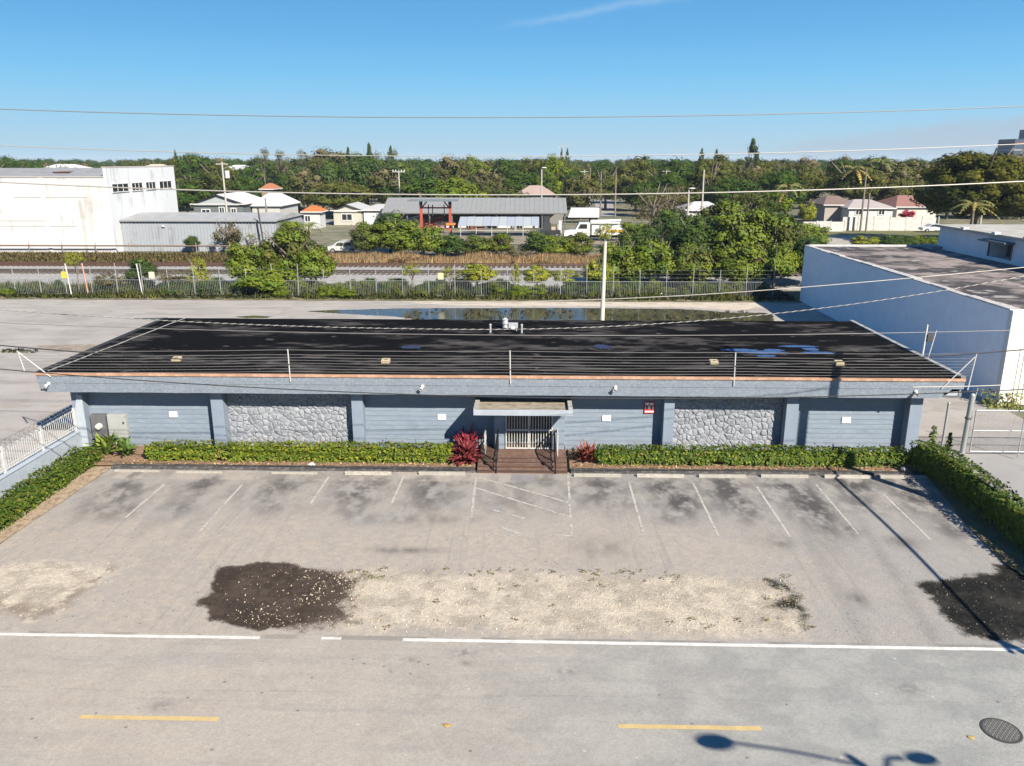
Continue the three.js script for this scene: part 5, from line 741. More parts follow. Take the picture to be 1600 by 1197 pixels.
{ // open-sided storage shed
  const s = thing('open_storage_shed', 'long open-sided shed with grey metal roof', 'shed'), rm = grain([0.25, 0.255, 0.255], { size: 4, amt: 0.08, fine: 0.08, seed: 660 });
  const rf = part('roof', sidePrism([[-149.5, 2.85], [-149.5, 3.0], [-156.5, 5.35], [-163, 3.3], [-163, 3.15], [-156.5, 5.2]], -27.8, 6.3), rm, s); const rib = []; for (let x = -27.6; x < 6.2; x += 0.9) rib.push(rod([x, 3.02, -149.5], [x, 5.36, -156.4], 0.015, 4)); part('seams', join(rib), rm, rf, undefined, 'stuff');
  part('eave', box2(-27.8, 6.3, 2.72, 2.86, -149.55, -149.4), mat([0.1, 0.1, 0.1]), s);
  for (let x = -27.3; x < 6.3; x += 4.15) part('column', box2(x - 0.12, x + 0.12, 0, 2.85, -150, -149.76), mat([0.12, 0.12, 0.115]), s); part('back_wall', box2(-27, 6, 0, 2.6, -162.5, -162.3), mat([0.22, 0.21, 0.2]), s);
  const items = [[-21.5, 2.2, 1.5, [0.62, 0.56, 0.47]], [-16.5, 3.4, 1.1, [0.62, 0.62, 0.6]], [-13, 2.0, 0.9, [0.6, 0.6, 0.58]], [-5.2, 3.2, 1.9, [0.7, 0.7, 0.69]], [-0.5, 3.0, 1.8, [0.55, 0.57, 0.58]], [2.6, 1.2, 2.2, [0.7, 0.7, 0.7]]];
  items.forEach(([x, w, h, c], i) => { const b = thing('stored_cabinet', ['tan crate under left end of the open shed', 'long white box under the open shed near gantry', 'pale low box under the open shed behind gantry', 'white van-sized cabinet under the open shed', 'grey cabinet under the right part of open shed', 'narrow white cabinet at the right end of open shed'][i], 'cabinet', [x, 0, -153]); part('body', rbox(w, h, 2.0, 0.08, 0, h / 2, 0), mat(c), b); part('lid', bx(w * 0.98, 0.08, 1.9, 0, h + 0.03, 0), mat(c.map((q) => q * 0.8)), b); for (const q of [-0.3, 0.3]) part('door_seam', bx(0.04, h * 0.8, 0.03, q * w, h / 2, 1.01), mat(c.map((v) => v * 0.4)), b); });
  // red gantry
  const g = thing('red_gantry', 'red steel gantry frame with small dark roof', 'gantry'), red = grain([0.42, 0.075, 0.05], { size: 2, amt: 0.3, seed: 661 }), dk = mat([0.03, 0.03, 0.032]);
  for (const x of [-19.2, -14.2]) { part('column', box2(x - 0.22, x + 0.22, 0, 4.9, -140.2, -139.8), red, g); part('bracket', rod([x, 4.2, -140], [x + (x < -16 ? 1 : -1), 5.4, -140], 0.12, 6), dk, g); part('column_top', box2(x - 0.25, x + 0.25, 4.9, 5.5, -140.3, -139.7), dk, g); }
  part('roof', box2(-21.3, -13.0, 5.5, 5.7, -142, -138.4), grain([0.16, 0.19, 0.21], { size: 2, seed: 662 }), g); part('beam', box2(-18.98, -14.42, 4.25, 4.5, -140.1, -139.9), red, g); for (const x of [-17.9, -17.2, -15.2]) part('hanger', rod([x, 3.0, -139.85], [x, 4.9, -139.85], 0.1, 6), dk, g); part('orange_crossbar', box2(-14.9, -13.2, 1.5, 1.85, -139.6, -139.2), mat([0.6, 0.2, 0.03]), g);
  for (let i = 0; i < 7; i++) part('truss', rod([-19 + i * 0.7, 0.6 + (i % 2) * 0.9, -139.4], [-18.3 + i * 0.7, 1.5 - (i % 2) * 0.9, -139.4], 0.07, 5), red, g);
  // lower panel roof
  const p = thing('panel_roof', 'low lean-to roofed with pale blue-grey sheets', 'shelter'); for (let i = 0; i < 10; i++) { const w = 13.5 / 10, x = -12.4 + i * w; part('roof_sheet', sidePrism([[-134.5, 1.75 + (i % 2) * 0.02], [-134.5, 1.82 + (i % 2) * 0.02], [-139, 2.95 + (i % 2) * 0.02], [-139, 2.88 + (i % 2) * 0.02]], x + 0.02, x + w - 0.02), mat([0.34 + (i % 3) * 0.02, 0.38 + (i % 3) * 0.02, 0.44]), p); } for (let x = -12; x < 1.2; x += 2.6) part('leg', rod([x, 0, -134.8], [x, 1.8, -134.8], 0.06, 6), mat([0.5, 0.5, 0.5]), p); part('front_rail', rod([-12.3, 1.0, -134.8], [1.1, 1.0, -134.8], 0.05, 6), mat([0.5, 0.5, 0.5]), p);
}
// clutter in the equipment yard
[[-11.2, -148.6, 0.9, [0.35, 0.1, 0.05], 'rusty drum under the shed edge right of gantry'], [-8.6, -147.8, 1.0, [0.1, 0.13, 0.2], 'blue drum before the open shed'], [-3.2, -147.5, 0.95, [0.3, 0.3, 0.3], 'grey drum before the open shed'], [4.6, -147.9, 1.0, [0.45, 0.4, 0.3], 'tan drum at the right end of open shed'], [-23.6, -147.2, 1.0, [0.4, 0.13, 0.05], 'orange drum left of the red gantry']].forEach(([x, z, h, c, l]) => { const t = thing('storage_drum', l, 'drum', [x, 0, z]); part('barrel', triUV(new THREE.CylinderGeometry(0.32, 0.32, h, 14).translate(0, h / 2, 0)), mat(c), t); for (const y of [0.33, 0.66]) part('hoop', new THREE.TorusGeometry(0.325, 0.02, 5, 18).rotateX(Math.PI / 2).translate(0, y * h, 0), mat(c), t); });
[[-17.6, -143.5, 'stack of red steel trusses under the gantry'], [-21.8, -144.5, 'leaning bundle of grey poles left of gantry'], [-9.5, -143, 'bundle of rusty bars behind the lean-to roof']].forEach(([x, z, l], k) => { const t = thing('bar_bundle', l, 'bars', [x, 0, z]), r = rng(880 + k); for (let i = 0; i < 9; i++) part('bar', rod([-1.6 + r() * 0.4, 0.3 + i * 0.2, r()], [1.4 + r() * 0.5, 0.4 + i * 0.22 + r() * 0.7, r()], 0.07, 6), mat([[0.4, 0.09, 0.06], [0.4, 0.4, 0.38], [0.25, 0.12, 0.07]][k]), t); });
// trucks
function wheel(t, x, z, r, y = r) { const w = part('wheel', triUV(new THREE.CylinderGeometry(r, r, 0.28, 18).rotateX(Math.PI / 2).translate(x, y, z)), mat([0.02, 0.02, 0.02]), t); part('rim', triUV(new THREE.CylinderGeometry(r * 0.55, r * 0.55, 0.3, 14).rotateX(Math.PI / 2).translate(x, y, z)), mat([0.4, 0.4, 0.4], { metalness: 0.4, roughness: 0.4 }), w); }
{
  const t = thing('utility_truck', 'white bonneted utility truck half hidden by bushes', 'truck', [9.6, 0.1, -128]), wh = mat([0.74, 0.74, 0.73], { roughness: 0.35 });
  part('bonnet', frontPrism([[-4.7, 0.7], [-4.6, 1.45], [-3.2, 1.65], [-2.9, 1.75], [-2.9, 0.7]], -1.0, 1.0), wh, t); part('cab', frontPrism([[-2.9, 0.7], [-2.9, 1.75], [-2.3, 2.75], [-0.7, 2.75], [-0.7, 0.7]], -1.05, 1.05), wh, t); part('side_window', frontPrism([[-2.55, 1.85], [-2.15, 2.55], [-1.1, 2.55], [-1.1, 1.85]], 1.05, 1.08), darkGlass, t); part('windscreen', rod([-2.7, 1.85, 0], [-2.3, 2.7, 0], 0.02, 4), darkGlass, t);
  part('service_body', rbox(5.0, 1.5, 2.2, 0.08, 2.1, 1.6, 0), wh, t); part('rack', rbox(4.6, 0.25, 2.0, 0.05, 1.7, 2.75, 0), wh, t); part('orange_stripe', bx(2.6, 0.45, 0.03, 3.2, 1.5, 1.115), mat([0.6, 0.33, 0.05]), t); part('boom', rod([-0.5, 2.95, 0.2], [4.2, 3.1, 0.2], 0.18, 8), wh, t); part('chassis', bx(8.6, 0.3, 1.2, -0.2, 0.6, 0), mat([0.03, 0.03, 0.03]), t); part('bumper', bx(0.2, 0.35, 2.0, -4.75, 0.7, 0), mat([0.2, 0.2, 0.2]), t); part('headlight', bx(0.06, 0.2, 0.3, -4.68, 1.15, 0.7), mat([0.6, 0.6, 0.55]), t);
  wheel(t, -3.6, 0.95, 0.48); wheel(t, 2.4, 0.95, 0.48); wheel(t, -3.6, -0.95, 0.48); wheel(t, 2.4, -0.95, 0.48);
  const b = thing('box_trailer', 'long white box trailer parked behind the utility truck', 'trailer', [10.3, 0, -166]); part('box', frontPrism([[-3.2, 1.1], [-2.6, 2.95], [3.1, 2.95], [3.1, 1.1]], -1.2, 1.2), wh, b); part('chassis', bx(6, 0.25, 1.2, 0, 0.9, 0), mat([0.05, 0.05, 0.05]), b); wheel(b, 1.6, 1.0, 0.42); wheel(b, 2.5, 1.0, 0.42); wheel(b, 1.6, -1.0, 0.42); part('jack', rod([-2.3, 0, 0.6], [-2.3, 1.0, 0.6], 0.07, 6), mat([0.1, 0.1, 0.1]), b);
  const k = thing('black_pickup', 'dark pickup bed loaded with tool boxes near the lean-to', 'pickup', [2.9, 0, -134]); part('bed', rbox(3.4, 0.8, 1.8, 0.06, 0, 0.8, 0), mat([0.03, 0.03, 0.032], { roughness: 0.4 }), k); part('tool_box', rbox(1.2, 1.2, 1.0, 0.05, -0.5, 1.75, 0), mat([0.035, 0.04, 0.045]), k); part('upright', rbox(0.5, 2.0, 0.4, 0.05, 1.6, 1.7, 0.2), mat([0.6, 0.62, 0.62]), k); part('load', rbox(0.7, 0.5, 0.6, 0.05, 0.5, 1.4, 0), mat([0.5, 0.4, 0.25]), k); wheel(k, -1.1, 0.9, 0.38); wheel(k, 1.1, 0.9, 0.38);
  const c = thing('derelict_car', 'rusting white estate car abandoned beside dry grass', 'car', [-25.9, 0.05, -110]); part('body', frontPrism([[-1.9, 0.35], [-2.0, 0.85], [-1.3, 0.98], [-0.7, 1.5], [1.6, 1.55], [2.0, 1.0], [2.05, 0.4]], -0.85, 0.85), grain([0.62, 0.62, 0.6], { size: 1.5, amt: 0.2, tint: [0.2, 0.16, 0.12], tintAmt: 0.6, seed: 670 }), c); for (const [a, b2] of [[-0.95, 0.1], [0.2, 1.3]]) part('side_window', frontPrism([[a, 0.98], [a + 0.3, 1.4], [b2, 1.42], [b2, 0.98]], 0.86, 0.88), mat([0.07, 0.085, 0.06], { roughness: 0.3 }), c); part('windscreen', frontPrism([[-1.25, 1.0], [-0.72, 1.46], [-0.66, 1.46], [-1.15, 1.0]], -0.7, 0.7), mat([0.2, 0.24, 0.28], { roughness: 0.2 }), c); wheel(c, -1.3, 0.8, 0.33); wheel(c, 1.3, 0.8, 0.33); part('roof_rack', join([rod([-0.4, 1.62, 0.7], [1.4, 1.66, 0.7], 0.03, 5), rod([-0.4, 1.62, -0.7], [1.4, 1.66, -0.7], 0.03, 5)]), mat([0.6, 0.6, 0.6]), c);
  const cr = thing('parked_car', 'white car parked before the garden wall by the big tree', 'car', [70.6, 0.05, -145.2]); part('body', frontPrism([[-2.1, 0.35], [-2.15, 0.8], [-1.2, 0.95], [-0.6, 1.4], [0.9, 1.4], [1.6, 0.98], [2.1, 0.85], [2.1, 0.35]], -0.85, 0.85), mat([0.66, 0.67, 0.68], { roughness: 0.3 }), cr); part('side_window', frontPrism([[-1.0, 0.98], [-0.55, 1.32], [0.85, 1.32], [1.3, 0.98]], 0.86, 0.88), darkGlass, cr); wheel(cr, -1.35, 0.8, 0.33); wheel(cr, 1.35, 0.8, 0.33);
}
// street, lane, lawn, white garden walls
struct('back_street', sheet(-62, -24, -177, -160.5, 0.012), grain([0.27, 0.265, 0.26], { size: 11, amt: 0.15, seed: 680 })); struct('yard_gravel', sheet(-30, 30, -148, -122, 0.012), grain([0.26, 0.22, 0.15], { size: 9, amt: 0.3, fine: 0.3, tint: [0.17, 0.17, 0.06], tintAmt: 0.6, seed: 681 }));
struct('lane', flat([[14.5, -185], [19, -185], [25, -262], [19.5, -262]].reverse(), 0.012), mat([0.36, 0.34, 0.32])); struct('lawn', sheet(46, 95, -150, -134.5, 0.012), grain([0.14, 0.135, 0.04], { size: 9, amt: 0.2, fine: 0.3, seed: 682 })); struct('dirt_lane', flat([[40, -121], [53, -121], [57.5, -132], [55, -138], [47, -137.5], [43, -127]].reverse(), 0.016), grain([0.43, 0.39, 0.32], { size: 6, amt: 0.2, fine: 0.2, seed: 683 }));
{
  const gw = grain([0.64, 0.61, 0.57], { size: 3, amt: 0.15, fine: 0.15, tint: [0.36, 0.32, 0.28], tintAmt: 0.5, seed: 690 });
  const a = thing('garden_wall', 'tall white panel wall in front of the right houses', 'wall'); for (let i = 0; i < 6; i++) { const x = 55.8 + i * 2.85; part('wall_panel', box2(x, x + 2.7, 0, 2.4 - (i % 2) * 0.05, -148.3, -148), gw, a); part('pier', box2(x + 2.7, x + 2.85, 0, 2.5, -148.35, -147.95), gw, a); }
  const b = thing('garden_wall', 'lower weathered white wall left of the tall panel wall', 'wall'); for (let i = 0; i < 3; i++) { const x = 48.2 + i * 2.45; part('wall_panel', box2(x, x + 2.3, 0, 1.7 + (i % 2) * 0.1, -146.2, -146), gw, b); part('pier', box2(x + 2.3, x + 2.45, 0, 1.9, -146.25, -145.95), gw, b); }
}
// poles beyond the railway
function streetPole(x, z, h, label, kind) {
  const t = thing(kind === 'lamp' ? 'street_light' : 'service_pole', label, kind === 'lamp' ? 'street light' : 'utility pole', [x, 0, z]), m = mat(kind === 'wood' ? [0.22, 0.19, 0.16] : [0.46, 0.44, 0.4]);
  part('pole', rod([0, 0, 0], [-0.1, h, 0], 0.2, 8, 0.13), m, t);
  if (kind === 'cross') { part('crossarm', bx(2.6, 0.16, 0.14, -0.1, h - 0.3, 0), m, t); for (const q of [-1.2, -0.6, 0.6, 1.2]) part('insulator', new THREE.CylinderGeometry(0.09, 0.12, 0.35, 7).translate(q - 0.1, h - 0.05, 0), mat([0.6, 0.6, 0.6]), t); }
  if (kind === 'trans') { part('transformer', triUV(new THREE.CylinderGeometry(0.38, 0.38, 1.2, 14).translate(0.6, h - 2.0, 0)), mat([0.62, 0.63, 0.64]), t); part('crossarm', bx(2.0, 0.14, 0.14, -0.1, h - 0.35, 0), m, t); }
  if (kind === 'lamp') part('lamp_head', triUV(new THREE.SphereGeometry(0.35, 12, 8).scale(1.6, 0.4, 0.7).translate(0.4, h + 0.05, 0.2)), mat([0.62, 0.62, 0.6]), t);
}
for (const a of [[-51, -135, 12, 'pole with crossarm and transformers above the grey house', 'trans'], [-27.95, -172, 10.2, 'pale pole with crossarm behind the cream house', 'cross'], [1.85, -170, 10.7, 'pale lamp pole rising behind the open shed', 'lamp'], [11.9, -190, 10.1, 'pole with grey transformer behind the box trailer', 'trans'], [13.6, -196, 10.5, 'thin bare pole among trees behind trailer', 'wood'], [15.3, -185, 9.8, 'leaning bare pole right of the box trailer', 'wood'], [18.4, -183, 9.8, 'bare pole near the pale lane', 'wood'], [32.2, -200, 10, 'distant pole with transformer among olive trees', 'trans'], [30.9, -150, 10.6, 'tall thin pole beside the white house', 'plain'], [26.5, -140, 7.6, 'short street light left of the white house', 'lamp'], [58.3, -146, 10.9, 'tall bare wooden pole before the garden wall', 'wood'], [59.3, -146, 6.7, 'shorter bare wooden pole before the garden wall', 'wood'], [-42, -128, 6.5, 'dark thin post behind the metal shed roof', 'wood'], [77, -142, 11, 'slim pole seen through the big dark tree', 'plain']]) streetPole(...a);
{ // far skyline pieces
  const t = thing('tower_block', 'dark glass tower block at the far right edge', 'tower', [266, 0, -455]), gl = mat([0.07, 0.09, 0.13], { roughness: 0.3 }), rd = mat([0.2, 0.08, 0.07]); part('body', bx(24, 23, 16, 0, 11.5, 0), gl, t); part('upper_body', bx(14, 5, 14, 5, 25.5, 0), gl, t); for (let i = 0; i < 6; i++) part('floor_band', bx(24.3, 0.7, 16.3, 0, 3 + i * 3.6, 0), i % 2 ? rd : mat([0.3, 0.33, 0.38]), t); part('red_fin', bx(0.8, 26, 0.6, -4, 13, 8.2), rd, t);
  const c = thing('tower_crane', 'distant construction crane above the treeline', 'crane', [32.3, 0, -900]), m = mat([0.45, 0.42, 0.38]); part('mast', bx(0.9, 27, 0.9, 0, 13.5, 0), m, c); part('jib', rod([-4.5, 25.2, 0], [9, 27.3, 0], 0.4, 5), m, c); part('counterweight', bx(1.6, 1.6, 1.2, -4.4, 24.6, 0), m, c); part('apex', rod([0, 26, 0], [0.3, 29.5, 0], 0.3, 5), m, c);
}
// ---------------------------------------------------------------- trees
const withColor = (g, c) => { const q = g.index ? g.toNonIndexed() : g; q.deleteAttribute('uv'); const n = q.attributes.position.count, a = new Float32Array(n * 3); for (let i = 0; i < n; i++) a.set(c, i * 3); q.setAttribute('color', new THREE.BufferAttribute(a, 3)); return q; };
function crownGeo(sd, { clumps = 40, leaves = 110, leaf = 0.05, cols, cr = 0.3, shape = 'round', flatTop = 0, soft = 0.4, core = 0.5, aspect = 0.55 }) {
  const r = rng(sd), list = [], cores = [];
  for (let k = 0; k < clumps; k++) {
    let x, y, z; const a = r() * 6.283;
    if (shape === 'cone') { const h = r() ** 1.4; const rr = (1 - h) * (0.55 + 0.45 * r()); x = Math.cos(a) * rr; z = Math.sin(a) * rr; y = h * 2 - 1; } else {
      const u = r() * 2 - 1, q = Math.sqrt(1 - u * u), d = 0.35 + 0.5 * Math.sqrt(r()); x = Math.cos(a) * q * d; z = Math.sin(a) * q * d; y = u * d; if (y < -0.35) y *= 0.6; if (shape === 'spread') y = y * 0.8 + 0.12 * (1 - x * x - z * z); if (shape === 'ragged') { y += (r() - 0.4) * 0.25; x *= 1.1; }
    }
    const R = cr * (0.65 + 0.6 * r()) * (shape === 'cone' ? 0.75 : 1), tone = pick(r, cols);
    for (let i = 0; i < leaves; i++) {
      const u = r() * 2 - 1, q = Math.sqrt(1 - u * u), b = r() * 6.283, d = R * (0.6 + 0.5 * Math.sqrt(r())) * (1 + 0.3 * (HT[(k * 97 + ((b * 3) | 0) * 13 + ((u * 4) | 0)) & 65535] - 0.5)), nx = Math.cos(b) * q, ny = u, nz = Math.sin(b) * q;
      const c = mix3(tone, pick(r, cols), 0.4);
      list.push([x + nx * d, y + ny * d * 0.85, z + nz * d, nx + x * 0.8, ny + y * 0.8 + 0.25, nz + z * 0.8, leaf * (0.6 + 0.8 * r()), c]);
    }
    if (core) { const g = new THREE.IcosahedronGeometry(R * core, 1); g.scale(1, 0.85, 1); g.translate(x, y, z); cores.push(withColor(g, tone)); }
  }
  const lg = leafGeo(list, r, aspect, soft); return core ? mergeGeometries([lg, ...cores]) : lg;
}
function trunkGeo(sd, spread = 1) { const r = rng(sd), L = [rod([0, -0.06, 0], [0.02, 0.55, 0.01], 0.035, 7, 0.026)]; for (let i = 0; i < 6; i++) { const a = i / 6 * 6.28 + r(), s = 0.12 + 0.16 * r(); L.push(rod([0.01, 0.35 + 0.03 * i, 0], [Math.cos(a) * s * spread, 0.75 + 0.2 * r(), Math.sin(a) * s * spread], 0.018, 5, 0.007)); } return triUV(join(L)); }
const G1 = [[0.095, 0.13, 0.008], [0.055, 0.095, 0.008], [0.14, 0.16, 0.01], [0.03, 0.062, 0.008]], G2 = [[0.033, 0.062, 0.008], [0.018, 0.04, 0.007], [0.06, 0.088, 0.009]], G3 = [[0.062, 0.07, 0.012], [0.038, 0.05, 0.01], [0.085, 0.085, 0.015], [0.03, 0.04, 0.009]], G4 = [[0.09, 0.076, 0.036], [0.115, 0.096, 0.05], [0.065, 0.06, 0.026]], G5 = [[0.18, 0.19, 0.01], [0.11, 0.14, 0.008], [0.22, 0.205, 0.015]];
const NEAR = { clumps: 48, leaves: 120, leaf: 0.052, cr: 0.3 }, FAR = { clumps: 44, leaves: 90, leaf: 0.05, cr: 0.3 };
const crowns = {
  nearA: crownGeo(701, { ...NEAR, cols: G1 }), nearB: crownGeo(702, { ...NEAR, cols: G1, shape: 'spread' }), nearC: crownGeo(703, { ...NEAR, cols: G2, shape: 'ragged' }), nearD: crownGeo(704, { ...NEAR, cols: G5, clumps: 36, core: 0.5 }), nearE: crownGeo(709, { ...NEAR, cols: [...G1, ...G3], shape: 'ragged' }),
  thin: crownGeo(705, { clumps: 22, leaves: 60, leaf: 0.06, cr: 0.24, cols: G5, core: 0, shape: 'ragged' }), bare: crownGeo(706, { clumps: 46, leaves: 60, leaf: 0.035, cr: 0.28, cols: G4, core: 0.25, aspect: 0.25 }), dryBush: crownGeo(707, { clumps: 30, leaves: 60, leaf: 0.05, cr: 0.26, cols: G4, core: 0.3 }),
  big: crownGeo(708, { clumps: 190, leaves: 130, leaf: 0.032, cr: 0.17, core: 0.6, cols: [[0.04, 0.048, 0.007], [0.075, 0.072, 0.009], [0.02, 0.028, 0.006]], shape: 'round' }),
  farA: crownGeo(711, { ...FAR, cols: G2 }), farB: crownGeo(712, { ...FAR, cols: G2.concat(G1), shape: 'spread' }), farC: crownGeo(713, { ...FAR, cols: G3 }), farD: crownGeo(714, { ...FAR, cols: G3, shape: 'ragged' }), farE: crownGeo(715, { ...FAR, cols: G2, shape: 'ragged' }), farG: crownGeo(716, { ...FAR, cols: G4.concat(G3) }), farH: crownGeo(718, { ...FAR, cols: G1.concat([[0.12, 0.13, 0.012]]) }),
  pine: crownGeo(717, { clumps: 60, leaves: 70, leaf: 0.07, cr: 0.22, cols: [[0.03, 0.055, 0.018], [0.045, 0.07, 0.02]], shape: 'cone' }), feather: crownGeo(719, { clumps: 26, leaves: 50, leaf: 0.07, cr: 0.26, cols: [[0.06, 0.075, 0.035], [0.08, 0.09, 0.04]], core: 0.2, shape: 'ragged', aspect: 0.3 }),
};
const trunks = [trunkGeo(721), trunkGeo(722, 1.5), trunkGeo(723, 2)];
function tree(kind, name, label, cat, x, z, rx, ry, h, group, turn = 0, lean = 0) {   // h = total height, ry = crown half height
  const t = thing(name, label, cat, [x, 0, z], turn, group), c = part('crown', crowns[kind], kind.startsWith('near') || kind === 'thin' ? leafMat : dullLeafMat, t, [0, h - ry * 1.08, 0]); c.scale.set(rx, ry, rx * (0.85 + 0.3 * HT[Math.abs((x * 131 + z * 17) | 0) & 65535])); c.rotation.y = turn * 2.3 + x; if (lean) t.rotation.z = lean;
  const k = part('trunk', trunks[Math.abs(x | 0) % 3], barkMat, t); k.scale.set(Math.min(h, rx * 1.7), h, Math.min(h, rx * 1.7)); return t;
}
// along the yard fence
for (const [kind, x, z, rx, ry, h, l] of [['nearA', -27.3, -77.5, 2.4, 2.2, 4.9, 'leafy green tree at the fence, left of a joined pair'], ['nearE', -23.6, -78, 2.9, 2.7, 5.9, 'tall leafy tree at the fence right of the metal shed'], ['nearA', -21.0, -77, 1.9, 2.0, 4.6, 'smaller leafy tree leaning out beside tall fence tree'], ['nearB', -25.5, -75.6, 2.6, 1.4, 2.9, 'low dark bush filling under the fence trees'],
  ['thin', -43.6, -75.5, 0.75, 0.8, 3.9, 'thin yellow-green sapling behind the yellow fence sign'], ['nearC', -37.4, -75.5, 1.1, 1.0, 3.3, 'dark sapling beside the stump post at the fence'], ['thin', -31.9, -75.4, 0.9, 1.6, 3.6, 'slender sapling with drooping leaves near the fence trees'], ['nearC', -30.4, -75.2, 1.2, 0.7, 1.5, 'low dark shrub at the fence left of the trees'], ['nearC', -34.3, -75.2, 1.3, 0.7, 1.3, 'low rounded shrub on the fence line by saplings'], ['dryBush', -40.0, -75.6, 1.6, 0.8, 2.2, 'brown twiggy bush tangled in the left fence'],
  ['dryBush', -34.2, -76.8, 2.4, 0.7, 2.3, 'sparse dry vine trailing along the fence wires'],
  ['thin', -11.4, -75.5, 0.8, 0.7, 2.9, 'small pale green sapling alone behind fence'], ['thin', -7.8, -75.6, 0.9, 0.7, 2.6, 'yellow-green vine clump on the fence, left one'], ['nearD', -5.2, -75.8, 1.5, 1.0, 3.0, 'bright bushy vine clump on the fence above puddle'], ['thin', -1.6, -75.5, 0.5, 1.2, 3.1, 'upright pale sapling between two vine clumps'], ['nearD', 0.4, -75.7, 1.1, 1.0, 2.9, 'bright vine clump right of the upright sapling'], ['thin', 3.0, -75.7, 1.2, 0.7, 2.4, 'trailing light green vine left of the light pole']]) tree(kind, kind === 'nearB' || h < 2.5 ? 'bush' : 'sapling', l, h < 2.5 ? 'bush' : 'tree', x, z, rx * (z > -77 && h < 4 ? 1.3 : 1.05), ry * (z > -77 && h < 4 ? 1.15 : 1.05), h * 1.04, 'growth along the yard fence', x * 1.7);
for (const [kind, x, z, rx, ry, h, l] of [['nearD', 6.2, -76.6, 1.5, 1.4, 3.4, 'bright yellow-green shrub just right of light pole'], ['nearA', 9.0, -80.5, 2.8, 2.5, 5.0, 'leafy tree standing first right of the light pole'], ['nearB', 12.4, -79.5, 3.0, 2.6, 5.3, 'broad bright leafy tree behind the fence right of pole'], ['nearE', 15.6, -80, 2.7, 2.3, 4.6, 'bright leafy tree in the middle of thicket'], ['nearC', 11.6, -85, 3.0, 2.6, 5.8, 'darker tree rising behind the bright thicket'], ['nearC', 17.6, -85.5, 3.2, 2.9, 7.0, 'dark-centred tall tree in the right thicket'], ['nearA', 21.4, -84.5, 3.6, 3.3, 8.3, 'tallest leafy tree of the right thicket'], ['nearE', 25.0, -84, 3.1, 2.9, 7.2, 'tall olive tree near the warehouse corner'], ['nearA', 19.8, -78.8, 2.7, 2.4, 4.9, 'dense lower tree at the fence in right thicket'], ['nearB', 23.6, -78.6, 2.7, 2.3, 4.9, 'rounded green tree by the warehouse back corner'], ['nearC', 27.3, -80, 2.4, 2.2, 5.4, 'dark tree touching the warehouse back corner'], ['nearE', 27.6, -89, 3, 2.6, 6.3, 'olive tree beyond the warehouse back corner']]) tree(kind, 'thicket_tree', l, 'tree', x, z, rx, ry, h, 'thicket behind the yard', x);
{ // leafy undergrowth tangled along the fence
  const r = rng(740); for (const [kind, n, y0, z0, dz, lab] of [['nearE', 95, 0.2, -74.6, 3.4, 'olive leafy undergrowth behind the yard fence'], ['nearC', 70, 0.2, -74.4, 3.2, 'dark leafy undergrowth behind the yard fence'], ['nearA', 26, 0.15, -73.2, 1.6, 'bright leafy undergrowth at the yard fence']]) {
    const im = new THREE.InstancedMesh(crowns[kind], leafMat, n), d = new THREE.Object3D(); for (let i = 0; i < n; i++) { let x; do { x = -62 + r() * 85; } while (fbm(x * 0.22 + n, 3, 3, 0, 741) < 0.42); const w = 0.5 + 0.8 * r(), h = 0.25 + 0.5 * r(); d.position.set(x, y0 + h * 0.5, z0 - r() * dz); d.scale.set(w, h, w * 0.8); d.rotation.y = r() * 6; d.updateMatrix(); im.setMatrixAt(i, d.matrix); }
    im.name = numbered('fence_undergrowth'); im.castShadow = im.receiveShadow = true; im.userData = { kind: 'stuff', label: lab, category: 'undergrowth' }; scene.add(im);
  }
}
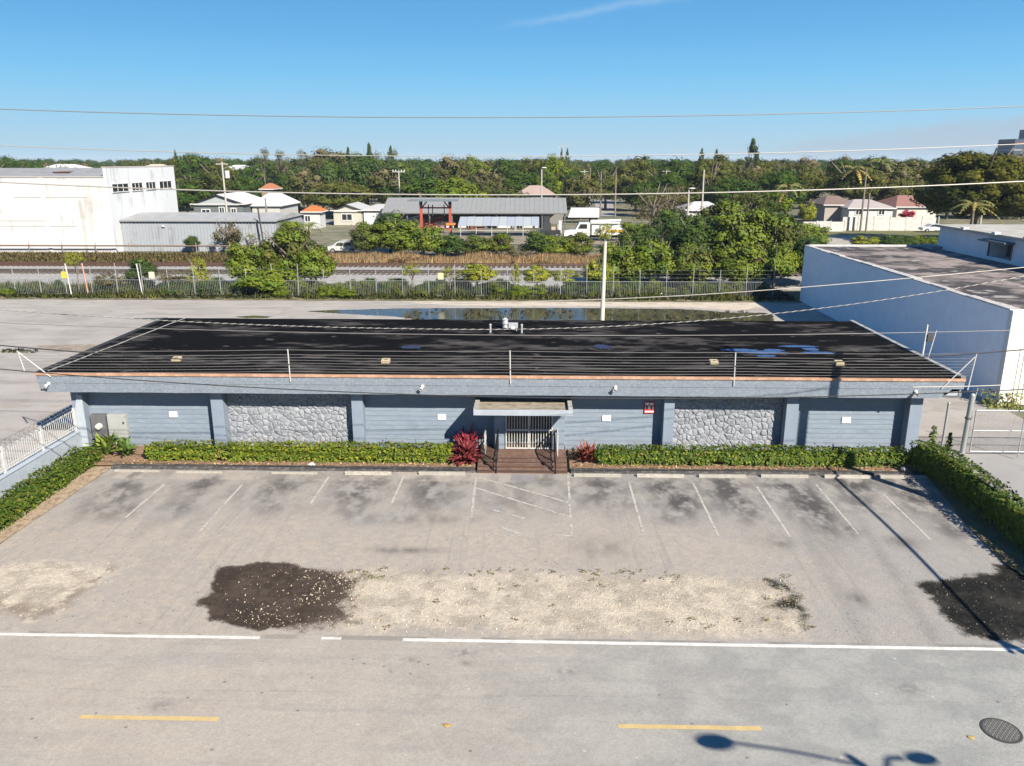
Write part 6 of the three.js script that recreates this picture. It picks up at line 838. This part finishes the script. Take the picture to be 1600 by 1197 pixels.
// beyond the tracks
for (const [kind, x, z, rx, ry, h, l] of [['nearE', -22.2, -106.8, 2.6, 2.2, 4.6, 'pale flowering bush beside the derelict car'], ['nearA', -18.1, -106.8, 3.7, 2.6, 5.3, 'largest round green bush beyond the tracks'], ['nearA', -14.4, -106.3, 3.1, 2.3, 4.6, 'round bush right of the largest one'], ['nearC', -19.4, -109.8, 3.2, 2.7, 5.9, 'dark bush rising behind the largest round bush'], ['nearC', -10.8, -106.3, 2.5, 1.6, 3.1, 'mid green bush below the lean-to roof left'], ['nearE', -7.6, -106.6, 2.5, 1.5, 2.9, 'olive bush below the lean-to roof middle'], ['nearE', -4.1, -106.8, 2.3, 1.6, 3.2, 'yellowish bush below the lean-to roof right'], ['dryBush', -1.9, -104.2, 1.6, 0.9, 1.8, 'brown twiggy bush on the dry grass edge'], ['nearC', 0.7, -106.8, 2.4, 1.8, 3.6, 'dark green bush left of the utility truck'], ['nearA', 3.3, -106.3, 2.5, 1.7, 3.2, 'leafy green bush in front of truck bonnet'], ['nearE', 6.2, -106.8, 2.4, 1.8, 3.3, 'olive bush in front of truck cab'], ['thin', 10.5, -118.0, 1.8, 1.5, 3.6, 'light green tree crossing the truck side'], ['nearA', -34.3, -113.0, 2.8, 2.0, 4.6, 'leafy green bush at the metal shed corner'], ['dryBush', -41.8, -109.6, 2.4, 2.2, 4.9, 'twiggy grey tree in front of metal shed'], ['nearC', -46.5, -109.4, 1.1, 0.8, 2.4, 'small green shrub before the metal shed'], ['nearC', 29.5, -103.0, 3.4, 2.7, 5.8, 'dark green tree beyond the track at right'], ['nearA', 33.5, -106.0, 3.2, 2.4, 5.0, 'green tree beyond the warehouse roof, left one'], ['nearE', 26.5, -112.0, 4, 3.2, 7.4, 'broad olive tree left of the white garden wall'], ['nearC', 34.0, -116.0, 3.5, 2.6, 6.0, 'bushy tree near the low white garden wall'], ['nearA', 38.5, -114.0, 3.2, 2.0, 4.3, 'low green tree before the dirt lane'], ['nearC', 19.5, -112.0, 3.6, 2.8, 6.2, 'dark tree behind thicket near the truck rear'], ['nearA', 14.8, -116.0, 2.6, 1.9, 4.2, 'green bush covering the truck rear'], ['nearD', 48.5, -119.0, 2.5, 1.0, 1.9, 'low shrub row end by the dirt lane'], ['nearC', 53.0, -118.5, 3.2, 1.0, 1.9, 'low green shrub above the warehouse roof line'], ['nearA', 57.0, -118.5, 2.8, 1.0, 1.9, 'low green shrub beside the upper storey'], ['nearD', 50.6, -152.0, 2.0, 2.3, 5.4, 'yellow-leaved tree beside brown roofed house'], ['farB', 43.5, -150.0, 4.2, 3.2, 7.8, 'round green tree behind the low garden wall'], ['farC', 38.0, -148.0, 4, 3.3, 7.5, 'olive tree right of the white house']]) tree(kind, h < 3.7 ? 'bush' : 'yard_tree', l, h < 3.7 ? 'bush' : 'tree', x, z, rx, ry, h, 'growth beyond the tracks', x);
tree('bare', 'bare_tree', 'leafless greyish tree right of the pale lane', 'tree', 20.8, -142, 4.6, 4.2, 8.8, undefined, 1); tree('bare', 'bare_tree', 'brown thin-leaved tree left of short street light', 'tree', 24.6, -146, 3.9, 3.9, 8.4, undefined, 2.4);
tree('big', 'ficus_tree', 'huge dark domed tree on the right', 'tree', 65.0, -122, 9.0, 6.6, 15.0, undefined, 0.4); tree('big', 'ficus_tree', 'dark tree joined to the huge dome at right edge', 'tree', 76, -124, 6.5, 5.2, 12.3, undefined, 2.2);
tree('nearC', 'yard_tree', 'dark shrub under the huge domed tree', 'bush', 73, -118, 3, 2.2, 5.2);
{ const m = tree('nearD', 'flower_bush', 'magenta flowering bush before the red roofed house', 'bush', 69.0, -152, 1.6, 1.1, 3.7); m.children[0].material = mat([0.42, 0.01, 0.04]); }
// palms
function palm(label, x, z, h, L, cols, sd, n = 16) {
  const r = rng(sd), t = thing('palm_tree', label, 'palm', [x, 0, z]);
  part('trunk', tube([[0, -0.1, 0], [0.15, h * 0.5, 0.05], [0.1, h, 0]], 0.16, 7, 10), barkMat, t);
  for (let i = 0; i < n; i++) {
    const a = i / n * 6.283 + r() * 0.4, up = 0.2 + 1.0 * r(), l = L * (0.8 + 0.4 * r()), P = [], C = [], c = pick(r, cols);
    for (let s = 0; s < 9; s++) { const f = (k) => { const d = l * k; return [0.1 + Math.cos(a) * d * Math.cos(up * (1 - k * 0.5)), h + Math.sin(up) * d - 0.55 * d * d / l - 0.25 * d * k, Math.sin(a) * d * Math.cos(up * (1 - k * 0.5))]; }; const p = f(s / 9), q = f((s + 1) / 9), w = 0.42 * L / 3 * Math.sin(Math.PI * (0.15 + 0.8 * s / 9)); for (const sg of [-1, 1]) { const e = [(p[0] + q[0]) / 2 - Math.sin(a) * w * sg + Math.cos(a) * 0.2, (p[1] + q[1]) / 2 - w * 0.5, (p[2] + q[2]) / 2 + Math.cos(a) * w * sg + Math.sin(a) * 0.2]; P.push(...p, ...q, ...e); C.push(...c, ...c, ...c); } }
    const g = new THREE.BufferGeometry(); g.setAttribute('position', new THREE.Float32BufferAttribute(P, 3)); g.setAttribute('color', new THREE.Float32BufferAttribute(C, 3)); g.computeVertexNormals(); part('frond', g, leafMat, t);
  }
}
const PG = [[0.09, 0.11, 0.03], [0.14, 0.14, 0.04], [0.06, 0.085, 0.025]], PY = [[0.26, 0.19, 0.05], [0.17, 0.16, 0.05], [0.1, 0.11, 0.03]];
palm('palm with yellowing fronds beside tall thin pole', 46.5, -152, 7.2, 3.6, PY, 801); palm('palm with golden hanging fronds under big dark tree', 55.2, -104, 6.6, 3.2, PY, 802, 18); palm('short green palm at the metal shed end', -30.6, -110, 3.6, 2.0, PG, 803, 18); palm('low young palm in front of metal shed', -38.5, -109.5, 2.3, 1.4, PG, 804, 12); palm('palm with pale fronds right of the garden wall houses', 66, -172, 10.2, 3.8, PY, 805); palm('leaning tall palm behind the red roofed house', 72.5, -175, 11.5, 4.0, PG, 806);
// residential woodland rows
{
  const r = rng(900), kinds = ['farA', 'farB', 'farC', 'farD', 'farE', 'farG', 'farH', 'farA', 'farC'];
  for (const [d, half, step, h0, h1] of [[180, 130, 8.0, 7, 10.8], [204, 142, 8.8, 9.5, 12.3], [240, 166, 10.4, 11, 13.6], [290, 200, 12.2, 11.5, 13.8]]) for (let x = -half; x <= half; x += step * (0.75 + 0.5 * r())) {
    const z = -d + (r() - 0.5) * 14; if (d < 200 && ((x > -67 && x < -57) || (x > -5 && x < 6) || (x > 13 && x < 21))) { r(); continue; }
    const right = x / d > 0.12, kind = right ? ['farC', 'farD', 'farG', 'farE', 'farC', 'farA'][Math.floor(r() * 6)] : kinds[Math.floor(r() * kinds.length)], h = lerp(h0, h1, r()) + (x / d > -0.4 && x / d < -0.24 ? 1.2 : 0) + (x / d > 0.14 ? 0.9 : 0) + (fbm(x * 0.06 + d, d * 0.37, 3, 0, 903) - 0.47) * 7, w = 4.4 + 3.6 * r() ** 1.5; const q = x / d, reg = [[-0.42, 'above the white warehouse'], [-0.3, 'behind the grey gabled house'], [-0.17, 'behind the cream house'], [-0.06, 'behind the red gantry'], [0.035, 'behind the open shed'], [0.11, 'behind the box trailer'], [0.19, 'behind the white house'], [0.3, 'above the right thicket'], [0.42, 'behind the garden wall houses'], [9, 'behind the huge domed tree']].find((e) => q < e[0])[1], rowName = { 180: 'front row', 204: 'second row', 240: 'third row', 290: 'rear row' }[d];
    const look = { farA: 'dark green rounded tree', farB: 'fresh green spreading tree', farC: 'olive rounded tree', farD: 'olive ragged tree', farE: 'dark ragged tree', farG: 'brownish olive tree', farH: 'yellowish green tree' }[kind], lab = `${look} ${reg}, ${rowName} of the woodland`;
    tree(kind, 'woodland_tree', lab, 'tree', x, z, w, Math.min(h * 0.44, 5.0), h, 'woodland trees', r() * 6);
  }
  // named skyline trees
  for (const [k, x, z, rx, ry, h, l, lean] of [['pine', 79.5, -300, 3.8, 5.0, 19.8, 'dark leaning conifer spire above the right treeline', -0.16], ['pine', 64.5, -320, 1.7, 3.0, 16.6, 'small dark conifer spire left of the leaning one', 0], ['pine', 92.0, -420, 2.4, 3.6, 17.5, 'short thick spire near the leaning conifer', 0], ['pine', -44.5, -225, 2.3, 4.8, 16.6, 'tall dark conifer spire in the central group, middle', 0], ['pine', -39.2, -228, 2.0, 4.0, 16.0, 'dark conifer spire right of the central group', 0], ['pine', -50.5, -226, 1.8, 3.4, 15.6, 'narrow conifer spire left of the central group', 0], ['farA', -43.5, -215, 6.4, 5.4, 14.4, 'broad dark tree under the central conifer spires', 0], ['pine', -113, -260, 1.7, 3.4, 15.2, 'lone dark spire above the white warehouse roof', 0], ['pine', 17.2, -500, 1.9, 4, 19, 'tiny far spire left of the crane', 0], ['pine', 20.5, -500, 1.9, 4, 19, 'tiny far spire nearest the crane', 0], ['farH', 5.5, -215, 5.4, 5.0, 14.2, 'feathery light tree behind the open shed', 0], ['farD', 28.5, -235, 5.5, 5.0, 14.2, 'tall ragged tree right of the crane', 0], ['farC', 2.0, -225, 5.2, 5.0, 13.6, 'olive tree left of the feathery light tree', 0], ['nearC', -46.5, -190, 5.2, 5.4, 13.2, 'tall dark green tree behind the cream house, left one', 0], ['nearC', -39.5, -188, 5.4, 5.4, 13.4, 'tall dark green tree directly behind the cream house', 0], ['nearC', -32.5, -187, 5.0, 5.2, 12.6, 'tall dark green tree behind the pale crossarm pole', 0], ['nearC', -26.5, -190, 4.6, 4.8, 11.6, 'dark green tree above the left end of open shed', 0], ['nearC', -57, -196, 5, 4.8, 11.4, 'dark green tree above the white roofed house', 0]]) tree(k, k === 'pine' ? 'conifer_tree' : 'skyline_tree', l, 'tree', x, z, rx, ry, h, undefined, x, lean);
  for (let i = 0; i < 9; i++) tree('feather', 'casuarina_tree', 'feathery grey-green casuarina top above the left woodland', 'tree', -76 + i * 4.3 + (r() - 0.5) * 2, -228 - r() * 22, 2.0 + r(), 3.4, 14.6 + r() * 1.6, 'feathery casuarinas on the left skyline', r() * 6);
}
{ // the far wood that closes the horizon
  const r = rng(950); for (const [kind, n] of [['farA', 230], ['farC', 260], ['farE', 160]]) {
    const im = new THREE.InstancedMesh(crowns[kind], dullLeafMat, n), d = new THREE.Object3D(); for (let i = 0; i < n; i++) { const dist = 335 + 900 * r() ** 1.7, x = (r() * 2 - 1) * dist * 0.75, h = 8.5 + 4.2 * r() + (dist > 600 ? 1.2 : 0), w = 6 + 4 * r(); d.position.set(x, h * 0.52, -dist); d.scale.set(w, h * 0.52, w); d.rotation.y = r() * 6; d.updateMatrix(); im.setMatrixAt(i, d.matrix); }
    im.name = numbered('distant_woods'); im.castShadow = im.receiveShadow = true; im.userData = { kind: 'stuff', label: 'distant tree canopy closing the horizon', category: 'woods' }; scene.add(im);
  }
}
// pale roofs among the far trees
for (const [x, z, w, c, l, h] of [[-152, -262, 14, [0.6, 0.6, 0.58], 'white roof among far trees at the left edge', 9.6], [-120, -258, 10, [0.55, 0.5, 0.4], 'tan-white roof among far trees above the warehouse', 9.6], [-92.5, -255, 9, [0.62, 0.62, 0.6], 'white roof among far trees right of the dark spire', 9.4]]) hipHouse('far_house', l, 'house', x - w / 2, x + w / 2, z - 8, z, h, 1.4, [0.5, 0.49, 0.46], c);

renderer.render(scene, camera);
